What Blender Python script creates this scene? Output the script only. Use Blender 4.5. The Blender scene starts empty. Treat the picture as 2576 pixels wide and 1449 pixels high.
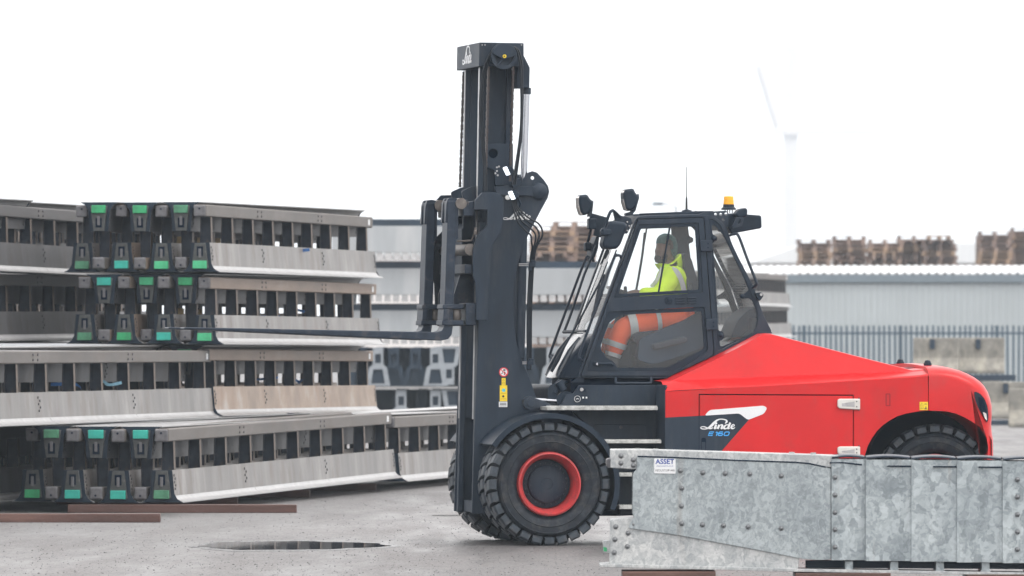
import bpy, bmesh, math, random
from mathutils import Vector, Matrix
random.seed(7)
R = math.radians
S = bpy.context.scene
COL = S.collection

# ------------------------------------------------------------------ camera
CH, FPX, CX, HY = 1.94, 21225.0, 1288.0, 824.0     # eye height, focal length and horizon in units of a 2576 wide picture
cd = bpy.data.cameras.new('camera'); cam = bpy.data.objects.new('camera', cd); COL.objects.link(cam)
cam.location = (0, 0, CH); cam.rotation_euler = (R(90), 0, 0)
cd.sensor_width = 36; cd.lens = FPX/2576*36; cd.shift_y = (HY-724.5)/2576
cd.clip_start = 1; cd.clip_end = 6000
cd.dof.use_dof = True; cd.dof.focus_distance = 75; cd.dof.aperture_fstop = 6.2
S.camera = cam
# ------------------------------------------------------------------ sky: overcast
SUN_EL, SUN_AZ = 52, 120
w = bpy.data.worlds.new('World'); S.world = w; w.use_nodes = True
nt = w.node_tree; nt.nodes.clear()
out = nt.nodes.new('ShaderNodeOutputWorld'); bg = nt.nodes.new('ShaderNodeBackground')
sky = nt.nodes.new('ShaderNodeTexSky'); sky.sky_type = 'NISHITA'; sky.sun_disc = False
sky.sun_elevation = R(SUN_EL); sky.sun_rotation = R(SUN_AZ); sky.air_density = 1.0; sky.dust_density = 3.0
tc = nt.nodes.new('ShaderNodeTexCoord'); nz = nt.nodes.new('ShaderNodeTexNoise')
nz.inputs['Scale'].default_value = 2.2; nz.inputs['Detail'].default_value = 5
nt.links.new(tc.outputs['Generated'], nz.inputs['Vector'])
rp = nt.nodes.new('ShaderNodeValToRGB')
rp.color_ramp.elements[0].position = .3; rp.color_ramp.elements[0].color = (10.6, 10.2, 9.9, 1)
rp.color_ramp.elements[1].position = .75; rp.color_ramp.elements[1].color = (12.4, 11.9, 11.6, 1)
nt.links.new(nz.outputs['Fac'], rp.inputs['Fac'])
mx = nt.nodes.new('ShaderNodeMix'); mx.data_type = 'RGBA'; mx.inputs['Factor'].default_value = .86
nt.links.new(sky.outputs['Color'], mx.inputs['A']); nt.links.new(rp.outputs['Color'], mx.inputs['B'])
nt.links.new(mx.outputs['Result'], bg.inputs['Color']); bg.inputs['Strength'].default_value = .10
nt.links.new(bg.outputs[0], out.inputs[0])
sd = bpy.data.lights.new('sun', 'SUN'); sd.energy = 0.6; sd.angle = R(25); sd.color = (1, .96, .9)
sun = bpy.data.objects.new('sun', sd); COL.objects.link(sun)
sun.rotation_euler = (R(90-SUN_EL), 0, R(180-SUN_AZ+0)); sun.location = (0, 0, 60)
S.view_settings.view_transform = 'Standard'; S.view_settings.look = 'None'
S.view_settings.exposure = 1.0; S.view_settings.gamma = 1
S.render.engine = 'CYCLES'
C = S.cycles
C.use_denoising = True; C.max_bounces = 7; C.diffuse_bounces = 3; C.glossy_bounces = 3; C.transmission_bounces = 4
C.volume_bounces = 1; C.transparent_max_bounces = 24; C.caustics_reflective = False; C.caustics_refractive = False

# ------------------------------------------------------------------ materials
def lin(r, g, b):
    f = lambda c: c/255/12.92 if c/255 <= .04045 else ((c/255+.055)/1.055)**2.4
    return (f(r), f(g), f(b))
def new_mat(name):
    m = bpy.data.materials.new(name); m.use_nodes = True
    n = m.node_tree; b = n.nodes['Principled BSDF']
    return m, n, b
def mat(name, col, rough=.5, metal=0, var=.12, scale=6, bump=0, bscale=60, spec=.5, col2=None, patch=.55, coat=0, rvar=.1, stretch=(1, 1, 1), dirt=None):
    m, n, b = new_mat(name)
    tc = n.nodes.new('ShaderNodeTexCoord'); mp = n.nodes.new('ShaderNodeMapping'); mp.inputs['Scale'].default_value = stretch
    n.links.new(tc.outputs['Object'], mp.inputs['Vector'])
    t = n.nodes.new('ShaderNodeTexNoise'); t.inputs['Scale'].default_value = scale; t.inputs['Detail'].default_value = 6; t.inputs['Roughness'].default_value = .62
    n.links.new(mp.outputs[0], t.inputs['Vector'])
    r = n.nodes.new('ShaderNodeValToRGB'); e = r.color_ramp.elements
    c2 = col2 or tuple(min(1, c*(1+var)) for c in col)
    c1 = tuple(c*(1-var) for c in col)
    e[0].position = .33; e[0].color = (*c1, 1); e[1].position = .7; e[1].color = (*c2, 1)
    if col2:
        k = e.new(patch); k.color = (*col, 1)
    n.links.new(t.outputs['Fac'], r.inputs['Fac']); last = r.outputs[0]
    if dirt:
        dc, amt, dsc, dst = dirt
        m2 = n.nodes.new('ShaderNodeMapping'); m2.inputs['Scale'].default_value = dst; n.links.new(tc.outputs['Object'], m2.inputs['Vector'])
        d = n.nodes.new('ShaderNodeTexNoise'); d.inputs['Scale'].default_value = dsc; d.inputs['Detail'].default_value = 8; d.inputs['Roughness'].default_value = .7; n.links.new(m2.outputs[0], d.inputs['Vector'])
        dr = n.nodes.new('ShaderNodeMapRange'); dr.inputs['From Min'].default_value = .5; dr.inputs['From Max'].default_value = .72; dr.inputs['To Max'].default_value = amt; n.links.new(d.outputs['Fac'], dr.inputs['Value'])
        dm = n.nodes.new('ShaderNodeMix'); dm.data_type = 'RGBA'; dm.inputs['B'].default_value = (*dc, 1); n.links.new(dr.outputs[0], dm.inputs['Factor']); n.links.new(last, dm.inputs['A']); last = dm.outputs['Result']
    n.links.new(last, b.inputs['Base Color'])
    mr = n.nodes.new('ShaderNodeMapRange'); mr.inputs['To Min'].default_value = max(.03, rough-rvar); mr.inputs['To Max'].default_value = min(1, rough+rvar)
    n.links.new(t.outputs['Fac'], mr.inputs['Value']); n.links.new(mr.outputs[0], b.inputs['Roughness'])
    b.inputs['Metallic'].default_value = metal; b.inputs['Specular IOR Level'].default_value = spec
    if coat: b.inputs['Coat Weight'].default_value = coat; b.inputs['Coat Roughness'].default_value = .15
    if bump:
        t2 = n.nodes.new('ShaderNodeTexNoise'); t2.inputs['Scale'].default_value = bscale; t2.inputs['Detail'].default_value = 4
        n.links.new(tc.outputs['Object'], t2.inputs['Vector'])
        bp = n.nodes.new('ShaderNodeBump'); bp.inputs['Strength'].default_value = bump; bp.inputs['Distance'].default_value = .01
        n.links.new(t2.outputs['Fac'], bp.inputs['Height']); n.links.new(bp.outputs[0], b.inputs['Normal'])
    return m
M = {}
M['dark'] = mat('anthracite_paint', (.017, .029, .047), .5, dirt=((.12, .115, .11), .22, 7, (1, 1, .25)), scale=2.2, bump=.08, bscale=180, spec=.25, col2=(.028, .039, .056), var=.3, patch=.5, stretch=(1.5, 1.5, .35))
M['dark2'] = mat('worn_black_steel', (.018, .030, .050), .42, metal=.1, var=.35, scale=9, spec=.3, col2=(.06, .058, .064), bump=.15, bscale=90)
M['plastic'] = mat('black_plastic', (.009, .019, .034), .5, var=.25, scale=8, spec=.25, bump=.08, bscale=300)
M['wetblack'] = mat('wet_black_cowl', (.016, .026, .042), .2, var=.3, scale=12, bump=.1, bscale=60, coat=.5)
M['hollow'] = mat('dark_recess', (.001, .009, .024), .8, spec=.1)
M['red'] = mat('red_paint', (.56, .006, .008), .33, dirt=((.30, .05, .045), .35, 5, (1, 1, .5)), var=.10, scale=1.7, bump=.02, bscale=300, spec=.36)
M['rimred'] = mat('red_rim_paint', (.46, .038, .04), .5, dirt=((.10, .05, .045), .8, 14, (1, 1, 1)), var=.2, scale=18, bump=.05)
M['tyre'] = mat('tyre_rubber', (.012, .018, .027), .62, dirt=((.11, .10, .092), .55, 9, (1, 1, 1)), spec=.3, var=.35, scale=14, col2=(.032, .040, .052), bump=.15, bscale=120)
M['lug'] = mat('dusty_tread_rubber', (.032, .043, .056), .5, dirt=((.11, .10, .095), .5, 11, (1, 1, 1)), spec=.4, var=.3, scale=20, bump=.1)
M['chrome'] = mat('chrome_rod', (.42, .44, .48), .22, metal=1, var=.05)
M['steel'] = mat('bare_steel', (.42, .42, .43), .38, metal=.7, var=.25, scale=14, bump=.1)
M['wornsteel'] = mat('worn_brown_steel', (.15, .135, .125), .45, metal=.45, var=.4, scale=10, col2=(.24, .215, .20), bump=.1)
M['tread'] = mat('galvanised_step', (.42, .43, .42), .5, metal=.35, var=.35, scale=22, bump=.5, bscale=60)
M['chain'] = mat('oily_chain', (.06, .05, .05), .42, metal=.5, var=.4, scale=40)
M['rubber'] = mat('hose_rubber', (.007, .011, .017), .45, spec=.25, var=.2, scale=20)
M['white'] = mat('white_print', (.72, .74, .76), .5, var=.03)
M['silver'] = mat('silver_hinge', (.62, .61, .58), .4, metal=.2, var=.08)
M['yellow'] = mat('yellow_label', (.80, .58, .02), .5, var=.05)
M['signred'] = mat('sign_red', (.62, .02, .03), .5, var=.04)
M['black'] = mat('black_print', (.012, .013, .016), .5, var=.05)
M['cyan'] = mat('cyan_print', (.10, .48, .58), .5, var=.04)
M['blueprint'] = mat('blue_print', (.05, .36, .82), .5, var=.04)
M['navy'] = mat('navy_print', (.03, .07, .32), .5, var=.04)
M['amber'] = mat('amber_lens', (.85, .40, .01), .25, var=.06, scale=30)
M['lens'] = mat('lamp_glass', (.77, .725, .70), .12, metal=.6, var=.15, scale=40)
m, n, b = new_mat('lit_lamp_glass'); b.inputs['Base Color'].default_value = (.8, .85, .9, 1); b.inputs['Emission Color'].default_value = (.85, .92, 1, 1); b.inputs['Emission Strength'].default_value = 1.2; M['lit'] = m
M['skin'] = mat('skin', (.15, .09, .07), .55, var=.1)
M['beard'] = mat('dark_hair', (.03, .028, .03), .8, var=.3, scale=60, bump=.4)
M['teal'] = mat('teal_knit', (.03, .09, .09), .9, var=.2, scale=60, bump=.5)
M['hivis'] = mat('hivis_yellow_cloth', (.66, .95, .03), .85, var=.12, scale=9, bump=.5, bscale=14)
M['hiorange'] = mat('hivis_orange_cloth', (1.0, .13, .03), .8, var=.14, scale=9, bump=.6, bscale=16)
M['reflect'] = mat('reflective_tape', (.50, .51, .51), .45, var=.1, scale=30)
M['seat'] = mat('seat_fabric', (.02, .026, .036), .8, var=.2, scale=20)
M['interior'] = mat('cab_trim', (.012, .028, .05), .7, spec=.3, var=.12)
M['rail'] = mat('weathered_rail_steel', (.125, .112, .103), .5, dirt=((.09, .065, .05), .6, 4, (.4, 1, 1)), metal=.1, var=.3, scale=3, col2=(.17, .155, .147), bump=.1, stretch=(.35, 1, 1))
M['railbrown'] = mat('browned_rail_steel', (.22, .165, .13), .55, metal=.05, var=.3, scale=3, col2=(.27, .22, .185), bump=.1, stretch=(.35, 1, 1))
M['plate'] = mat('pale_galvanised_plate', (.225, .218, .214), .5, dirt=((.12, .085, .062), .65, 3.5, (1, 1, .3)), metal=.1, var=.3, scale=2.6, col2=(.315, .308, .305), bump=.1, stretch=(1, 1, .25))
M['platedark'] = mat('dull_and_shaded_plate', (.105, .106, .112), .5, dirt=((.06, .045, .035), .6, 4, (1, 1, .3)), metal=.1, var=.3, scale=2.6, col2=(.15, .15, .155), bump=.1, stretch=(1, 1, .25))
M['raildark'] = mat('dull_brown_rail', (.085, .08, .08), .5, metal=.1, var=.3, scale=3, col2=(.125, .115, .11), bump=.1, stretch=(.35, 1, 1))
M['platebrown'] = mat('rust_washed_plate', (.32, .25, .20), .55, dirt=((.20, .12, .08), .6, 3, (1, 1, .4)), var=.35, scale=2.2, col2=(.385, .355, .335), bump=.1)
M['wet'] = mat('wet_galvanised_foot', (.34, .34, .345), .34, metal=.2, var=.2, scale=9, bump=.05, bscale=25)
M['post'] = mat('bay_shaded_rusty_post', (.022, .030, .045), .6, spec=.3, var=.4, scale=8, col2=(.05, .045, .045))  # dark bluish base puts the shade of the bays into the posts
M['rustedge'] = mat('rust_edged_steel', (.11, .085, .07), .6, var=.4, scale=7, col2=(.22, .15, .095))
M['endgrey'] = mat('end_casting', (.13, .13, .14), .5, metal=.2, var=.3, scale=12, bump=.15)
M['endframe'] = mat('dirty_end_frame', (.065, .07, .07), .55, metal=.1, var=.4, scale=14, bump=.15, col2=(.12, .118, .112))
M['green'] = mat('green_rubber_pad', (.03, .33, .135), .5, var=.35, scale=9)
M['pad_dull'] = mat('faded_rubber_pad', (.07, .24, .14), .6, var=.4, scale=9)
M['pad_bright'] = mat('fresh_rubber_pad', (.06, .46, .22), .5, var=.25, scale=9)
M['teal_pad'] = mat('turquoise_rubber_pad', (.03, .42, .34), .5, var=.16, scale=12)
M['bolt'] = mat('dark_bolt_steel', (.06, .06, .07), .4, metal=.5, var=.3, scale=50)
M['rivetgrey'] = mat('rivet_steel', (.17, .18, .19), .4, metal=.4, var=.2, scale=60)
M['timber'] = mat('wet_brown_timber', (.10, .048, .038), .5, var=.45, scale=5, col2=(.17, .09, .07), bump=.4, bscale=40, stretch=(.15, 1.5, 1.5))
M['palewood'] = mat('pale_wood', (.55, .40, .20), .7, var=.2, scale=10)
M['strap'] = mat('blue_strap', (.04, .16, .45), .6, var=.2, scale=14)
M['paleblue'] = mat('pale_blue_film', (.25, .48, .62), .4, var=.2, scale=14)
M['graffiti'] = mat('yellow_spray_paint', (.62, .40, .06), .6, var=.2, scale=30)
M['pallet'] = mat('pallet_wood', (.29, .205, .165), .8, var=.35, scale=2.0, col2=(.42, .32, .255))
M['concrete'] = mat('stained_concrete', (.22, .212, .19), .8, dirt=((.45, .42, .35), .7, 3, (1, 1, .35)), var=.35, scale=3.2, col2=(.36, .345, .30), bump=.3)
M['cladding'] = mat('pale_blue_cladding', (.40, .44, .455), .5, var=.05, scale=.6)
M['gutter'] = mat('grey_gutter', (.16, .20, .23), .5, var=.08)
M['roofing'] = mat('pale_roof_sheet', (.72, .74, .75), .35, var=.05)
M['endgrey2'] = mat('far_pale_frame', (.27, .30, .33), .5, var=.2)
M['fence'] = mat('galvanised_fence', (.05, .085, .12), .5, metal=.2, var=.15)
M['bgplate'] = mat('far_galvanised_plate', (.38, .405, .425), .5, var=.18, scale=1.1, col2=(.47, .49, .50), stretch=(1, 1, .2))
M['bgdark'] = mat('far_dark_steel', (.012, .03, .055), .6, var=.25, scale=2)
M['farwall'] = mat('haze_paled_far_surface', (.77, .725, .70), .8, var=.03, scale=.2)  # pale tint puts the haze fade into the crane and far walls
def galv(name, lo, hi, sc, dirt=.0):
    m, n, b = new_mat(name)
    tc = n.nodes.new('ShaderNodeTexCoord')
    nz = n.nodes.new('ShaderNodeTexNoise'); nz.inputs['Scale'].default_value = 9; nz.inputs['Detail'].default_value = 3
    n.links.new(tc.outputs['Object'], nz.inputs['Vector'])
    ad = n.nodes.new('ShaderNodeVectorMath'); ad.operation = 'MULTIPLY_ADD'; ad.inputs[1].default_value = (.14, .14, .14)
    n.links.new(nz.outputs['Color'], ad.inputs[0]); n.links.new(tc.outputs['Object'], ad.inputs[2])
    cols = []
    for k, (s, wgt) in enumerate(((sc, .6), (sc*3.1, .4))):
        v = n.nodes.new('ShaderNodeTexVoronoi'); v.inputs['Scale'].default_value = s
        mp = n.nodes.new('ShaderNodeMapping'); mp.inputs['Scale'].default_value = (1.6, 1.6, .8) if k == 0 else (1, 1, 1)
        mp.inputs['Rotation'].default_value = (0, R(25), 0)
        n.links.new(ad.outputs[0], mp.inputs['Vector']); n.links.new(mp.outputs[0], v.inputs['Vector'])
        sp = n.nodes.new('ShaderNodeSeparateColor'); n.links.new(v.outputs['Color'], sp.inputs[0])
        mu = n.nodes.new('ShaderNodeMath'); mu.operation = 'MULTIPLY'; mu.inputs[1].default_value = wgt
        n.links.new(sp.outputs[0], mu.inputs[0]); cols.append(mu)
    sm = n.nodes.new('ShaderNodeMath'); sm.operation = 'ADD'; n.links.new(cols[0].outputs[0], sm.inputs[0]); n.links.new(cols[1].outputs[0], sm.inputs[1])
    r = n.nodes.new('ShaderNodeValToRGB'); e = r.color_ramp.elements
    e[0].position = .15; e[0].color = (*lo, 1); e[1].position = .85; e[1].color = (*hi, 1)
    n.links.new(sm.outputs[0], r.inputs['Fac'])
    big = n.nodes.new('ShaderNodeTexNoise'); big.inputs['Scale'].default_value = 2.4; big.inputs['Detail'].default_value = 5
    n.links.new(tc.outputs['Object'], big.inputs['Vector'])
    rb = n.nodes.new('ShaderNodeValToRGB'); rb.color_ramp.elements[0].position = .35; rb.color_ramp.elements[0].color = (.78, .80, .82, 1)
    rb.color_ramp.elements[1].position = .7; rb.color_ramp.elements[1].color = (1.08, 1.08, 1.08, 1)
    n.links.new(big.outputs['Fac'], rb.inputs['Fac'])
    mm = n.nodes.new('ShaderNodeMix'); mm.data_type = 'RGBA'; mm.blend_type = 'MULTIPLY'; mm.inputs['Factor'].default_value = 1
    n.links.new(r.outputs[0], mm.inputs['A']); n.links.new(rb.outputs[0], mm.inputs['B'])
    mp2 = n.nodes.new('ShaderNodeMapping'); mp2.inputs['Scale'].default_value = (5, 5, .55); n.links.new(tc.outputs['Object'], mp2.inputs[0])
    rs = n.nodes.new('ShaderNodeTexNoise'); rs.inputs['Scale'].default_value = 1.6; rs.inputs['Detail'].default_value = 6; n.links.new(mp2.outputs[0], rs.inputs['Vector'])
    rr_ = n.nodes.new('ShaderNodeValToRGB'); rr_.color_ramp.elements[0].position = .62; rr_.color_ramp.elements[0].color = (0, 0, 0, 1); rr_.color_ramp.elements[1].position = .80; rr_.color_ramp.elements[1].color = (.55, .55, .55, 1); n.links.new(rs.outputs['Fac'], rr_.inputs[0])
    m3 = n.nodes.new('ShaderNodeMix'); m3.data_type = 'RGBA'; m3.inputs['B'].default_value = (.23, .19, .155, 1); n.links.new(rr_.outputs[0], m3.inputs['Factor']); n.links.new(mm.outputs['Result'], m3.inputs['A'])
    n.links.new(m3.outputs['Result'], b.inputs['Base Color'])
    mr = n.nodes.new('ShaderNodeMapRange'); mr.inputs['To Min'].default_value = .38; mr.inputs['To Max'].default_value = .6
    n.links.new(sm.outputs[0], mr.inputs['Value']); n.links.new(mr.outputs[0], b.inputs['Roughness'])
    b.inputs['Metallic'].default_value = .35
    return m
M['galv'] = galv('spangled_zinc', (.24, .275, .292), (.47, .52, .538), 13)
M['galvfine'] = galv('fine_spangled_zinc', (.255, .288, .302), (.43, .475, .492), 28)
M['galvpale'] = galv('pale_blotched_zinc', (.34, .36, .37), (.58, .59, .585), 22)
def glass(name, milk, tint=(.86, .9, .92)):
    m = bpy.data.materials.new(name); m.use_nodes = True; n = m.node_tree; n.nodes.clear()
    o = n.nodes.new('ShaderNodeOutputMaterial')
    tr = n.nodes.new('ShaderNodeBsdfTransparent'); tr.inputs[0].default_value = (*tint, 1)
    gl = n.nodes.new('ShaderNodeBsdfGlossy'); gl.inputs['Roughness'].default_value = .03
    fr = n.nodes.new('ShaderNodeFresnel'); fr.inputs[0].default_value = 1.5
    m1 = n.nodes.new('ShaderNodeMixShader'); n.links.new(fr.outputs[0], m1.inputs[0]); n.links.new(tr.outputs[0], m1.inputs[1]); n.links.new(gl.outputs[0], m1.inputs[2])
    df = n.nodes.new('ShaderNodeBsdfDiffuse'); df.inputs[0].default_value = (.62, .70, .76, 1)
    tc = n.nodes.new('ShaderNodeTexCoord'); v = n.nodes.new('ShaderNodeTexVoronoi'); v.inputs['Scale'].default_value = 55
    n.links.new(tc.outputs['Object'], v.inputs['Vector'])
    nz = n.nodes.new('ShaderNodeTexNoise'); nz.inputs['Scale'].default_value = 3; nz.inputs['Detail'].default_value = 5; n.links.new(tc.outputs['Object'], nz.inputs['Vector'])
    rr = n.nodes.new('ShaderNodeMapRange'); rr.inputs['From Min'].default_value = .04; rr.inputs['From Max'].default_value = .22; rr.inputs['To Min'].default_value = 1.5; rr.inputs['To Max'].default_value = .7
    n.links.new(v.outputs['Distance'], rr.inputs['Value'])
    mu = n.nodes.new('ShaderNodeMath'); mu.operation = 'MULTIPLY'; n.links.new(rr.outputs[0], mu.inputs[0]); n.links.new(nz.outputs['Fac'], mu.inputs[1])
    mu2 = n.nodes.new('ShaderNodeMath'); mu2.operation = 'MULTIPLY'; mu2.inputs[1].default_value = milk*2; n.links.new(mu.outputs[0], mu2.inputs[0])
    m2 = n.nodes.new('ShaderNodeMixShader'); n.links.new(mu2.outputs[0], m2.inputs[0]); n.links.new(m1.outputs[0], m2.inputs[1]); n.links.new(df.outputs[0], m2.inputs[2])
    n.links.new(m2.outputs[0], o.inputs[0])
    return m
M['glass'] = glass('wet_cab_glass', .035, (.95, .97, .97))
M['glass2'] = glass('grey_lower_glass', .03, (.93, .96, .98))

# ------------------------------------------------------------------ mesh helpers
class MB:
    def __init__(s): s.v = []; s.f = []
    def add(s, vs, fs):
        o = len(s.v); s.v += [tuple(v) for v in vs]; s.f += [tuple(o+i for i in f) for f in fs]; return s
    def box(s, a, b, m=None):
        x0, y0, z0 = a; x1, y1, z1 = b
        vs = [Vector(p) for p in ((x0, y0, z0), (x1, y0, z0), (x1, y1, z0), (x0, y1, z0), (x0, y0, z1), (x1, y0, z1), (x1, y1, z1), (x0, y1, z1))]
        if m: vs = [m @ v for v in vs]
        return s.add(vs, [(0, 3, 2, 1), (4, 5, 6, 7), (0, 1, 5, 4), (1, 2, 6, 5), (2, 3, 7, 6), (3, 0, 4, 7)])
    def cbox(s, c, d, m=None):
        c = Vector(c); h = Vector(d)/2; return s.box(c-h, c+h, m)
    def prism(s, pts, y0, y1, ax='y'):
        """closed polygon pts, extruded along an axis"""
        n = len(pts)
        f = {'y': lambda p, t: (p[0], t, p[1]), 'x': lambda p, t: (t, p[0], p[1]), 'z': lambda p, t: (p[0], p[1], t)}[ax]
        vs = [f(p, y0) for p in pts]+[f(p, y1) for p in pts]
        fs = [tuple(range(n)), tuple(range(2*n-1, n-1, -1))]+[(i, i+n, (i+1) % n+n, (i+1) % n) for i in range(n)]
        return s.add(vs, fs)
    def plate(s, loops, y0, y1):
        """polygon with holes in xz, extruded in y"""
        bm = bmesh.new(); es = []
        for lp in loops:
            vs = [bm.verts.new((p[0], y0, p[1])) for p in lp]
            es += [bm.edges.new((vs[i], vs[(i+1) % len(vs)])) for i in range(len(vs))]
        bmesh.ops.triangle_fill(bm, use_beauty=True, use_dissolve=False, edges=es, normal=(0, -1, 0))
        g = bmesh.ops.extrude_face_region(bm, geom=bm.faces[:])
        for e in g['geom']:
            if isinstance(e, bmesh.types.BMVert): e.co.y = y1
        bm.verts.index_update()
        s.add([v.co[:] for v in bm.verts], [[v.index for v in f.verts] for f in bm.faces]); bm.free(); return s
    def tube(s, pts, r, n=8, cap=True):
        pts = [Vector(p) for p in pts]; rs = r if isinstance(r, (list, tuple)) else [r]*len(pts)
        vs, fs = [], []; prev = None
        for i, p in enumerate(pts):
            d = (pts[min(i+1, len(pts)-1)]-pts[max(i-1, 0)]).normalized()
            if prev is None:
                u = d.orthogonal().normalized()
            else:
                u = (prev-d*prev.dot(d)).normalized()
            prev = u; q = d.cross(u)
            vs += [p+(u*math.cos(2*math.pi*k/n)+q*math.sin(2*math.pi*k/n))*rs[i] for k in range(n)]
        for i in range(len(pts)-1):
            for k in range(n):
                fs.append((i*n+k, i*n+(k+1) % n, (i+1)*n+(k+1) % n, (i+1)*n+k))
        if cap: fs += [tuple(range(n-1, -1, -1)), tuple(range((len(pts)-1)*n, len(pts)*n))]
        return s.add(vs, fs)
    def lathe(s, prof, c, ax=(0, 1, 0), n=48, close=False):
        """prof: (radius, offset along axis) pairs round the axis through c"""
        ax = Vector(ax).normalized(); u = ax.orthogonal().normalized(); q = ax.cross(u); c = Vector(c); k = len(prof); vs = []; fs = []
        for i in range(n):
            a = 2*math.pi*i/n; d = u*math.cos(a)+q*math.sin(a)
            vs += [c+d*r+ax*t for r, t in prof]
        for i in range(n):
            j = (i+1) % n
            for m in range(k if close else k-1):
                fs.append((i*k+m, j*k+m, j*k+(m+1) % k, i*k+(m+1) % k))
        return s.add(vs, fs)
    def disc(s, c, r, t, ax=(0, 1, 0), n=16):
        return s.lathe([(0.0001, 0), (r, 0), (r, t), (0.0001, t)], c, ax, n)
    def sphere(s, c, r, n=12, m=8, sq=(1, 1, 1)):
        vs = [(c[0], c[1], c[2]+r*sq[2])]; fs = []
        for j in range(1, m):
            t = math.pi*j/m
            for i in range(n):
                a = 2*math.pi*i/n
                vs.append((c[0]+r*sq[0]*math.sin(t)*math.cos(a), c[1]+r*sq[1]*math.sin(t)*math.sin(a), c[2]+r*sq[2]*math.cos(t)))
        vs.append((c[0], c[1], c[2]-r*sq[2]))
        for i in range(n): fs.append((0, 1+i, 1+(i+1) % n))
        for j in range(m-2):
            for i in range(n): fs.append((1+j*n+i, 1+(j+1)*n+i, 1+(j+1)*n+(i+1) % n, 1+j*n+(i+1) % n))
        L = len(vs)-1
        for i in range(n): fs.append((1+(m-2)*n+i, L, 1+(m-2)*n+(i+1) % n))
        return s.add(vs, fs)
    def grid(s, rows):
        nr, nc = len(rows), len(rows[0])
        return s.add([p for r in rows for p in r], [(i*nc+j, i*nc+j+1, (i+1)*nc+j+1, (i+1)*nc+j) for i in range(nr-1) for j in range(nc-1)])
    def ribbon(s, pts, ws, y):
        """flat stroke in xz at depth y with a width per point"""
        vs = []
        for i, p in enumerate(pts):
            a = pts[max(i-1, 0)]; b = pts[min(i+1, len(pts)-1)]; dx, dz = b[0]-a[0], b[1]-a[1]; L = math.hypot(dx, dz) or 1
            nx, nz = -dz/L*ws[i]/2, dx/L*ws[i]/2
            vs += [(p[0]+nx, y, p[1]+nz), (p[0]-nx, y, p[1]-nz)]
        return s.add(vs, [(2*i, 2*i+1, 2*i+3, 2*i+2) for i in range(len(pts)-1)])
    def build(s, name, m, parent=None, smooth=False, bevel=0, seg=2, sub=0, fix=True, ang=42):
        me = bpy.data.meshes.new(name); me.from_pydata(s.v, [], s.f)
        if fix:
            bm = bmesh.new(); bm.from_mesh(me); bmesh.ops.recalc_face_normals(bm, faces=bm.faces); bm.to_mesh(me); bm.free()
        me.materials.append(M[m] if isinstance(m, str) else m)
        o = bpy.data.objects.new(name, me); COL.objects.link(o); o.parent = parent
        if smooth: me.shade_smooth()
        if bevel:
            b = o.modifiers.new('bevel', 'BEVEL'); b.width = bevel; b.segments = seg; b.limit_method = 'ANGLE'; b.angle_limit = R(38); b.use_clamp_overlap = True
        if smooth and not sub: me.set_sharp_from_angle(angle=R(ang))
        if sub:
            q = o.modifiers.new('sub', 'SUBSURF'); q.levels = q.render_levels = sub
        return o
def catmull(pts, n=6):
    P_ = [pts[0]]+list(pts)+[pts[-1]]; out = []
    for i in range(1, len(P_)-2):
        a, b, c, d = (Vector(q) for q in P_[i-1:i+3])
        for k in range(n):
            t = k/n
            out.append(.5*((2*b)+(c-a)*t+(2*a-5*b+4*c-d)*t*t+(3*b-a-3*c+d)*t**3))
    out.append(Vector(pts[-1])); return out
def rnd(pts, r=.02, n=4):
    """round the corners of a polygon"""
    o = []; N = len(pts)
    for i in range(N):
        a, b, c = Vector(pts[i-1]), Vector(pts[i]), Vector(pts[(i+1) % N])
        la, lc = (a-b).length, (c-b).length; k = min(r, la*.45, lc*.45)
        p, q = b+(a-b).normalized()*k, b+(c-b).normalized()*k
        for j in range(n+1):
            t = j/n; o.append(tuple((1-t)**2*p+2*t*(1-t)*b+t*t*q))
    return o
def circ(c, r, n=20): return [(c[0]+r*math.cos(2*math.pi*i/n), c[1]+r*math.sin(2*math.pi*i/n)) for i in range(n)]
def tag(o, label, cat, group=None, kind=None):
    o['label'] = label; o['category'] = cat
    if group: o['group'] = group
    if kind: o['kind'] = kind
    return o
def empty(name, loc, rz=0):
    o = bpy.data.objects.new(name, None); COL.objects.link(o); o.location = loc; o.rotation_euler = (0, 0, rz); o.empty_display_size = .2; return o
def struct(o): o['kind'] = 'structure'; return o
def copy_tree(o, parent=None):
    c = o.copy(); COL.objects.link(c); c.parent = parent
    for ch in list(o.children): copy_tree(ch, c)
    return c
def W(px, py, Y): return Vector(((px-CX)*Y/FPX, Y, CH-(py-HY)*Y/FPX))

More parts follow.
